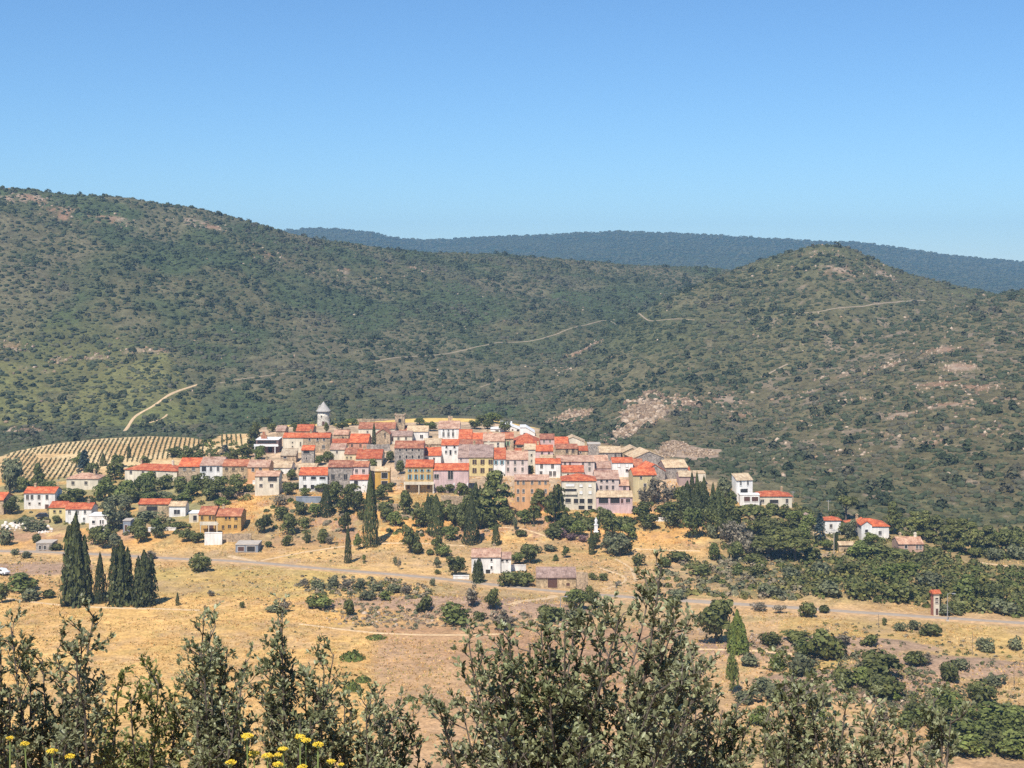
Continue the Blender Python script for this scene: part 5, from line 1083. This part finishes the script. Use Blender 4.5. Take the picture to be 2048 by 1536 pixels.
# far wooded range
n = 34000; D = 2350 + 1250 * rng.random(n); px = -300 + 2700 * rng.random(n); X = (px - CX) / F * D
k = rng.random(n) < .75; X, D = X[k], D[k]; R = 2.2 + 3.6 * rng.random(len(X)) ** 2
domes('forest', X, D, R, R * .65, pal[rng.integers(0, 3, len(X))] * .95, SM, 6)
# thickets in the valley: leafy masses
def thicket(name, poly, n, rlo, rhi, cols, hs=.9, nl=36, size=.34):
    xs = [p[0] for p in poly]; vs = [p[1] for p in poly]; pts = []
    while len(pts) < n:
        px, v = random.uniform(min(xs), max(xs)), random.uniform(min(vs), max(vs))
        if inpoly(np.array([px]), np.array([v]), poly)[0]: pts.append(at(px, v))
    A = np.array(pts); R = rlo + (rhi - rlo) * rng.random(n) ** 1.6; d = unit(n * nl); d[:, 2] = np.abs(d[:, 2])
    Rr = np.repeat(R, nl)[:, None]; P = np.repeat(A, nl, 0) + d * Rr * np.array([1, 1, hs]) * (.6 + .45 * rng.random((n * nl, 1)))
    V, Q = cards(P, d, size, 1.2); cc = np.array(cols)[rng.integers(0, len(cols), n)] * (.8 + .4 * rng.random((n, 1)))
    cc = np.repeat(np.repeat(cc, nl, 0) * (1 + (rng.random((n * nl, 1)) - .5) * .6), 4, 0)
    o = mesh_np(name, V, Q, TM, col=cc); tag(o, kind='stuff')
TM = attrmat('thicket_foliage', lo=.8, hi=1.2, s1=1, s2=3)
gr = [(.08, .09, .027), (.104, .114, .033), (.126, .125, .048), (.16, .145, .045)]
dr = [(.22, .18, .11), (.27, .21, .13), (.13, .13, .07), (.18, .165, .09)]
thicket('thicket', [(1590, 1130), (1700, 1112), (1850, 1120), (2060, 1140), (2060, 1235), (1960, 1228), (1850, 1216), (1700, 1196), (1600, 1190), (1570, 1160)], 640, .8, 2.3, gr)
thicket('thicket', [(1330, 1130), (1480, 1110), (1600, 1130), (1600, 1200), (1480, 1196), (1340, 1190), (1290, 1170)], 240, .6, 1.7, gr[1:] + dr)
thicket('thicket', [(600, 1150), (800, 1160), (880, 1180), (860, 1200), (700, 1196), (590, 1180)], 130, .4, 1.2, gr[2:] + dr, size=.24)
thicket('thicket', [(640, 1215), (700, 1205), (1040, 1225), (1150, 1235), (1150, 1262), (900, 1262), (700, 1255)], 200, .3, .9, dr, .7, 30, .18)
thicket('thicket', [(1500, 1290), (1700, 1300), (1990, 1380), (2060, 1430), (2060, 1520), (1860, 1480), (1800, 1420), (1600, 1390)], 430, .4, 1.5, gr[1:] + dr[2:], .8, 34, .2)
thicket('thicket', [(1480, 1265), (1700, 1240), (2060, 1300), (2060, 1536), (1480, 1536)], 700, .2, .8, gr[2:] + dr, .8, 24, .16)
thicket('weeds', [(0, 1215), (600, 1240), (1000, 1275), (1500, 1290), (1500, 1536), (0, 1536)], 260, .12, .4, gr[1:] + dr, .7, 18, .12)
thicket('weeds', [(0, 1110), (500, 1140), (900, 1180), (900, 1220), (400, 1215), (0, 1190)], 260, .15, .55, gr[2:] + dr, .7, 18, .15)
thicket('weeds', [(450, 1070), (1000, 1050), (1400, 1060), (1450, 1120), (1250, 1180), (900, 1145), (500, 1110)], 330, .15, .6, gr[2:] + dr, .7, 20, .16)
thicket('thicket', [(180, 950), (500, 960), (500, 1000), (400, 1010), (200, 1010)], 120, .8, 2.0, gr)
thicket('thicket', [(0, 980), (40, 1040), (230, 1070), (380, 1080), (380, 1050), (200, 1000), (120, 985)], 110, .5, 1.5, gr[1:] + dr[2:])
thicket('thicket', [(520, 1010), (700, 1010), (1000, 1040), (960, 1075), (760, 1070), (560, 1080)], 90, .4, 1.2, gr + dr)
thicket('thicket', [(1560, 1010), (1640, 1020), (1720, 1070), (1960, 1110), (1960, 1130), (1700, 1118), (1600, 1075)], 150, .8, 2.2, gr)
thicket('thicket', [(1440, 1040), (1500, 1040), (1620, 1060), (1640, 1115), (1560, 1128), (1450, 1100)], 150, .7, 1.9, gr[:3] + dr[1:])
thicket('thicket', [(560, 1000), (760, 1000), (1010, 1030), (1000, 1060), (840, 1050), (700, 1030)], 110, .6, 1.6, gr[:3])
thicket('thicket', [(1960, 1060), (2080, 1060), (2080, 1130), (1960, 1115)], 90, 1.0, 2.6, gr)
thicket('thicket', [(1090, 1015), (1270, 1030), (1265, 1060), (1100, 1060)], 70, .8, 1.6, gr[:2])
thicket('thicket', [(420, 880), (520, 880), (520, 925), (330, 925), (320, 905)], 60, .8, 2.0, gr[:3])
thicket('thicket', [(540, 845), (600, 840), (720, 835), (760, 840), (700, 850), (560, 865)], 40, .6, 1.4, gr[1:])
# dry grass tufts over the fields
def tufts(n, dlo, dhi, plo, phi, keep, hlo, hhi, cols):
    D = np.sqrt(rng.random(n) * (dhi ** 2 - dlo ** 2) + dlo ** 2); px = plo + rng.random(n) * (phi - plo); X = (px - CX) / F * D
    k = keep(X, D, px); X, D = X[k], D[k]; m = len(X); z = zt(X, D)
    P = np.repeat(np.stack([X, D, z], 1), 4, 0) + np.column_stack([rng.normal(size=(m * 4, 2)) * .22, np.zeros(m * 4)])
    h = hlo + (hhi - hlo) * rng.random(m * 4) ** 2; a = rng.random(m * 4) * 6.28; wv = .10 + .12 * rng.random(m * 4)
    dx, dy = np.cos(a) * wv, np.sin(a) * wv; tip = P + np.column_stack([rng.normal(size=(m * 4, 2)) * .15, h])
    V = np.stack([P - np.column_stack([dx, dy, np.full(m * 4, .05)]), P + np.column_stack([dx, dy, np.full(m * 4, -.05)]), tip], 1).reshape(-1, 3)
    cc = np.repeat(np.array([lin(c) for c in cols])[rng.integers(0, len(cols), m)], 12, 0)
    o = mesh_np('dry_grass', V, np.arange(m * 12).reshape(-1, 3), GM, col=cc); tag(o, kind='stuff')
GM = attrmat('dry_grass_blades', lo=.8, hi=1.2, s1=.5, s2=3)
def offroad(X, D):
    yr = np.interp(X, RA[:, 0], RA[:, 1]); return np.abs(D - yr) > 5
tufts(42000, 236, 415, -150, 2200, lambda X, D, px: (fbm(X / 9, D / 9, 4) > .44) & offroad(X, D), .08, .42, ('c8a064', 'd2ae74', 'b08a54', 'a8905a', '968a50'))
tufts(9000, 415, 480, 440, 1500, lambda X, D, px: fbm(X / 7, D / 7, 3) > .42, .1, .6, ('d0a058', 'c8924e', 'd8b474'))
# ------------------------------------------------------------------ foreground evergreen shrubs, branch by branch
LF = leafmat('holm_oak_leaves', (.185, .20, .09), .5, (.28, .28, .155), rough=.4, trans=.22, scale=1.2, per_obj=.12, spec=.35)
LF2 = leafmat('young_oak_leaves', (.18, .195, .055), .4, (.25, .255, .095), rough=.45, trans=.3, scale=1.2, per_obj=.1, spec=.4)
TW = plain('twig_bark', (.12, .095, .075), .9, .4, 20)
def W(px, v, D): return np.array([(px - CX) / F * D, D, (HZ - v) / F * D])
def leaves_mesh(B, Dr, Ln, Wd):
    n = len(B); Dr = Dr / np.linalg.norm(Dr, axis=1)[:, None]
    up = np.array([0, 0, 1.]) + unit(n) * .7
    S = np.cross(Dr, up); S /= np.linalg.norm(S, axis=1)[:, None] + 1e-9; Nn = np.cross(S, Dr)
    L = Ln[:, None]; w_ = Wd[:, None]
    V = np.stack([B, B + Dr * L * .3 + S * w_ * .48 + Nn * w_ * .14, B + Dr * L * .72 + S * w_ * .42 + Nn * w_ * .10, B + Dr * L - Nn * L * .06,
                  B + Dr * L * .72 - S * w_ * .42 + Nn * w_ * .10, B + Dr * L * .3 - S * w_ * .48 + Nn * w_ * .14], 1).reshape(-1, 3)
    o = (np.arange(n) * 6)[:, None]
    return V, np.concatenate([o + np.array([0, 1, 2, 3]), o + np.array([0, 3, 4, 5])])
def shrub(bpx, D, tips, fill, label, dense=1.0, vstop=1590, mat=LF, dd=.5, leaf=.030):
    g = z1((bpx - CX) / F * D, D); root = empty('shrub', ((bpx - CX) / F * D, D, g)); tag(root, label, 'shrub')
    O = np.array([(bpx - CX) / F * D, D, g]); b = MB()
    T = [(p, v, D + random.uniform(-dd, dd)) for p, v in tips]
    for _ in range(fill):
        a, c = random.choice(tips), random.choice(tips); t = random.random()
        p = a[0] + (c[0] - a[0]) * t; v = max(a[1], c[1]) + random.uniform(60, 260)
        T.append((p + random.uniform(-25, 25), v, D + random.uniform(-dd * 1.6, dd * 1.6)))
    LB, LD, LL, LW = [], [], [], []
    for (p, v, d) in T:
        tip = W(p, v, d); base = O + np.array([random.uniform(-.15, .15), random.uniform(-.15, .15), -.1])
        base[0] += (tip[0] - O[0]) * .25
        mid = base * .45 + tip * .55 + np.array([random.uniform(-.14, .14), random.uniform(-.1, .1), .0]); mid[0] += (base[0] - tip[0]) * .12
        ts = np.linspace(0, 1, 12); C = ((1 - ts) ** 2)[:, None] * base + (2 * ts * (1 - ts))[:, None] * mid + (ts ** 2)[:, None] * tip
        C[1:-1] += np.cumsum(rng.normal(size=(10, 3)) * .018, 0) * np.sin(np.linspace(.3, 3, 10))[:, None]
        b.tube(C, list(np.linspace(.017, .0035, 12)), 5)
        Ls = np.linalg.norm(tip - base)
        def clusters(A0, A1, k, spread):
            """k short leafy shoots along the segment A0-A1"""
            tt = (np.arange(k) + rng.random(k)) / k; Pc = A0 + (A1 - A0) * tt[:, None]; ax = A1 - A0; ax /= np.linalg.norm(ax) + 1e-9
            dv = unit(k) * .9 + ax * .6 + np.array([0, 0, .35]); dv /= np.linalg.norm(dv, axis=1)[:, None]
            ln = spread * (.5 + rng.random(k)); E = Pc + dv * ln[:, None]
            for a_, e_ in zip(Pc, E):
                if random.random() < .5: b.tube([a_, e_], [.0022, .0012], 3)
            m = 7; f = .15 + .85 * rng.random((k, m, 1)); Bq = Pc[:, None] + (E - Pc)[:, None] * f
            LB.append(Bq.reshape(-1, 3)); LD.append((unit(k * m).reshape(k, m, 3) * .8 + dv[:, None] * .8 + np.array([0, 0, .25])).reshape(-1, 3)); LL.append(leaf * (.65 + .65 * rng.random(k * m)))
        vis = lambda q: HZ - F * q[2] / q[1] < vstop
        nb = int(Ls * .66 / .085 * dense)
        for k in range(nb):
            t = .34 + .66 * (k + random.random()) / nb
            q = min(t, .999) * 11; i = min(int(q), 10); P0 = C[i] + (C[i + 1] - C[i]) * (q - i); ax = C[i + 1] - C[i]; ax /= np.linalg.norm(ax)
            if not vis(P0): continue
            dirn = unit(1)[0]; dirn -= ax * dirn.dot(ax); dirn /= np.linalg.norm(dirn) + 1e-9
            dirn = dirn * .85 + ax * .6 + np.array([0, 0, .3]); dirn /= np.linalg.norm(dirn)
            L = random.uniform(.10, .42) * (1.1 - .72 * t) + .03
            M1 = P0 + dirn * L * .5 + rng.normal(size=3) * .012; E = P0 + dirn * L + np.array([0, 0, .05 * L]) + rng.normal(size=3) * .015
            b.tube([P0, M1, E], [.0048, .0034, .0018], 4)
            clusters(P0 + (M1 - P0) * .4, M1, max(1, int(L / .05)), .06); clusters(M1, E, max(2, int(L / .032)), .055)
        for i in range(5, 11):
            if vis(C[i]): clusters(C[i], C[i + 1], max(2, int(Ls / 11 / .05)), .04)
    B = np.concatenate(LB); Dr = np.concatenate(LD); L = np.concatenate(LL)
    V, Q = leaves_mesh(B, Dr, L, L * (.42 + .2 * rng.random(len(L))))
    off = np.array(root.location)
    b.v = [tuple(np.array(q) - off) for q in b.v]
    b.build('branches', TW, root); mesh_np('leaves', V - off, Q, mat, root)
    return len(L)
tot = 0
tot += shrub(60, 8.5, [(22, 1255), (2, 1300), (188, 1228), (165, 1262), (150, 1290), (115, 1296), (85, 1320), (60, 1340), (195, 1392), (20, 1385), (-30, 1300), (-40, 1380)], 15, 'leafy shrub at the left edge with a branch reaching up to the right', 1.0)
tot += shrub(275, 9.6, [(236, 1368), (300, 1345), (318, 1365), (262, 1400), (350, 1385), (215, 1425), (330, 1405)], 34, 'low dense rounded shrub second from the left edge', 1.0, mat=LF2)
tot += shrub(430, 8.9, [(408, 1240), (422, 1262), (402, 1300), (455, 1298), (492, 1318), (440, 1335), (482, 1375), (396, 1350), (420, 1330)], 18, 'upright shrub with a bare-necked leafy spire left of the flower heads')
tot += shrub(590, 9.2, [(564, 1243), (570, 1285), (540, 1330), (668, 1308), (648, 1340), (610, 1352), (640, 1370), (522, 1378), (690, 1400), (585, 1330)], 24, 'shrub with one thin dark bare shoot rising from the middle')
tot += shrub(735, 9.0, [(742, 1385), (733, 1410), (703, 1425), (755, 1420), (812, 1435), (826, 1450), (780, 1440), (842, 1490), (690, 1440)], 20, 'narrow shrub at the left side of the bare field gap')
tot += shrub(1075, 8.0, [(938, 1285), (948, 1330), (1020, 1278), (1005, 1310), (925, 1420), (878, 1415), (890, 1450), (1082, 1262), (1060, 1295), (1130, 1252), (1180, 1228), (1240, 1232), (1322, 1135), (1300, 1180), (1205, 1250), (1352, 1240), (1376, 1300), (1345, 1290),
                            (1290, 1330), (1325, 1360), (1150, 1250), (1000, 1345), (965, 1372), (1250, 1235), (1385, 1340), (1100, 1290), (1040, 1330), (1372, 1262), (1392, 1300), (1402, 1345), (1335, 1225)], 42, 'largest foreground shrub, tree-like, with forked dark trunk and a top right spray', .95, dd=.7)
tot += shrub(1415, 9.0, [(1392, 1372), (1428, 1400), (1360, 1395), (1462, 1440), (1380, 1420), (1445, 1420), (1475, 1405), (1492, 1455), (1345, 1388)], 40, 'dense low shrub at the right foot of the largest shrub')
tot += shrub(1575, 8.5, [(1592, 1345), (1600, 1375), (1622, 1395), (1555, 1405), (1632, 1425), (1530, 1445), (1580, 1390)], 18, 'loose pale-leaved shrub in front of the glowing yellow-green bush')
tot += shrub(1715, 8.7, [(1722, 1402), (1690, 1422), (1762, 1425), (1662, 1475), (1740, 1450)], 15, 'airy shrub in front of the stone scree')
tot += shrub(1855, 8.4, [(1868, 1395), (1902, 1440), (1822, 1455), (1880, 1425), (1790, 1490)], 13, 'thin shrub nearest the lower right corner')
print('foreground leaves', tot)
# yellow umbel flowers between camera and shrubs
YM = plain('yellow_petals', (.72, .50, .03), .7, .3, 60); ST = leafmat('flower_stem', (.16, .20, .06), .2, trans=0, scale=3)
pl = [(20, 1476, 18, 'leftmost small'), (50, 1488, 22, 'second from the left small'), (104, 1503, 26, 'third from the left'), (140, 1513, 24, 'fourth from the left'), (494, 1473, 30, 'highest'), (600, 1474, 26, 'round'), (612, 1481, 24, 'drooping'), (636, 1489, 26, 'rightmost high'), (566, 1498, 24, 'single round'),
      (508, 1508, 28, 'leftmost of the dense clump,'), (535, 1512, 28, 'middle of the dense clump,'), (556, 1510, 20, 'small one in the dense clump,'), (462, 1525, 26, 'low left'), (556, 1529, 26, 'low middle'), (605, 1534, 24, 'lowest'), (662, 1523, 22, 'low right'), (682, 1529, 16, 'tiny rightmost')]
for (px, v, wd, lb) in pl:
    D = 6.0 + random.uniform(-.4, .3); top = W(px, v, D); x0 = top[0] + random.uniform(-.12, .12); y0 = D + random.uniform(-.1, .1); g = z1(x0, y0)
    root = empty('flower', (x0, y0, g)); tag(root, f'{lb} yellow umbel flower in front of the shrubs', 'flower', 'yellow umbel flowers at the bottom edge')
    off = np.array([x0, y0, g]); r = .82 * wd / F * D / 2; t = top - off
    b = MB(); b.tube([(0, 0, -.05), tuple(t * .5 + np.array([.03, 0, 0])), tuple(t - np.array([0, 0, r * .8]))], [.006, .005, .003], 5)
    for k in range(9):
        a = k * .7; b.tube([tuple(t - np.array([0, 0, r * .8])), tuple(t + np.array([math.cos(a) * r * .8, math.sin(a) * r * .8, -r * .15]))], [.0016, .001], 4)
    b.build('stem', ST, root)
    n = 170; rr = np.sqrt(rng.random(n)) * r; a = rng.random(n) * 6.28
    P = t + np.column_stack([rr * np.cos(a), rr * np.sin(a), .30 * r * (1 - (rr / r) ** 2) + rng.normal(size=n) * r * .09])
    V, Q = cards(P, np.tile([0, -.3, 1.], (n, 1)), r * .13, 1.0, None, .9); mesh_np('flower_head', V, Q, YM, root)
# grasses on the near slope
n = 5200; y = 3.5 + 9 * rng.random(n); x = (rng.random(n) - .5) * 1.1 * y; z = zt(x, y)
P = np.stack([x, y, z], 1); h = .15 + .5 * rng.random(n) ** 2; a = rng.random(n) * 6.28
V = np.stack([P - np.column_stack([np.cos(a) * .008, np.sin(a) * .008, a * 0]), P + np.column_stack([np.cos(a) * .008, np.sin(a) * .008, a * 0]), P + np.column_stack([rng.normal(size=(n, 2)) * .12, h])], 1).reshape(-1, 3)
o = mesh_np('grass', V, np.arange(3 * n).reshape(-1, 3), GM, col=np.array(lin('b59a60'))); tag(o, kind='stuff')
# ------------------------------------------------------------------ air, sun, sky, camera
b = MB(); b.box(-3600, 3600, -80, 5260, -170, 190)
m = bpy.data.materials.new('haze'); m.use_nodes = True; nt = m.node_tree; nt.nodes.clear()
out = nt.nodes.new('ShaderNodeOutputMaterial'); pv = nt.nodes.new('ShaderNodeVolumePrincipled')
pv.inputs['Color'].default_value = (.40, .69, 1.0, 1); pv.inputs['Density'].default_value = HAZE
nt.links.new(pv.outputs[0], out.inputs['Volume'])
o = b.build('haze', m); tag(o, kind='stuff')
EL, AZ = math.radians(54), math.radians(202)
sd = Vector((math.sin(AZ) * math.cos(EL), math.cos(AZ) * math.cos(EL), math.sin(EL)))
L = bpy.data.lights.new('sun', 'SUN'); L.energy = 4.6; L.angle = math.radians(.5); L.color = (1.0, .95, .87)
so = bpy.data.objects.new('sun', L); COL.objects.link(so); so.rotation_euler = sd.to_track_quat('Z', 'Y').to_euler()
wd = bpy.data.worlds.new('World'); scn.world = wd; wd.use_nodes = True; nt = wd.node_tree
sky = nt.nodes.new('ShaderNodeTexSky'); sky.sky_type = 'NISHITA'; sky.sun_disc = False; sky.sun_elevation = EL; sky.sun_rotation = AZ
sky.altitude = 300; sky.air_density = 1.0; sky.dust_density = 0.0; sky.ozone_density = 10.0
bg = nt.nodes['Background']; bg.inputs[1].default_value = SKY
nt.links.new(mixc(nt, 1.0, sky.outputs[0], (.88, 1.0, 1.03), 'MULTIPLY'), bg.inputs[0])
cam = bpy.data.cameras.new('camera'); cam.sensor_width = 36; cam.lens = 36 * F / 2048
cam.shift_y = -(768 - HZ) / 2048; cam.clip_start = .1; cam.clip_end = 20000
co = bpy.data.objects.new('camera', cam); COL.objects.link(co); co.location = (0, 0, 0); co.rotation_euler = (math.radians(90), 0, 0)
scn.camera = co
vs = scn.view_settings; vs.view_transform = 'Standard'; vs.look = 'None'; vs.exposure = EXPO; vs.gamma = 1; vs.use_curve_mapping = False
cy = scn.cycles; cy.max_bounces = 5; cy.diffuse_bounces = 2; cy.glossy_bounces = 2; cy.transmission_bounces = 2; cy.transparent_max_bounces = 4; cy.volume_bounces = 0
cy.use_adaptive_sampling = False; cy.caustics_reflective = False; cy.caustics_refractive = False
cy.use_denoising = False; cy.sample_clamp_indirect = 4
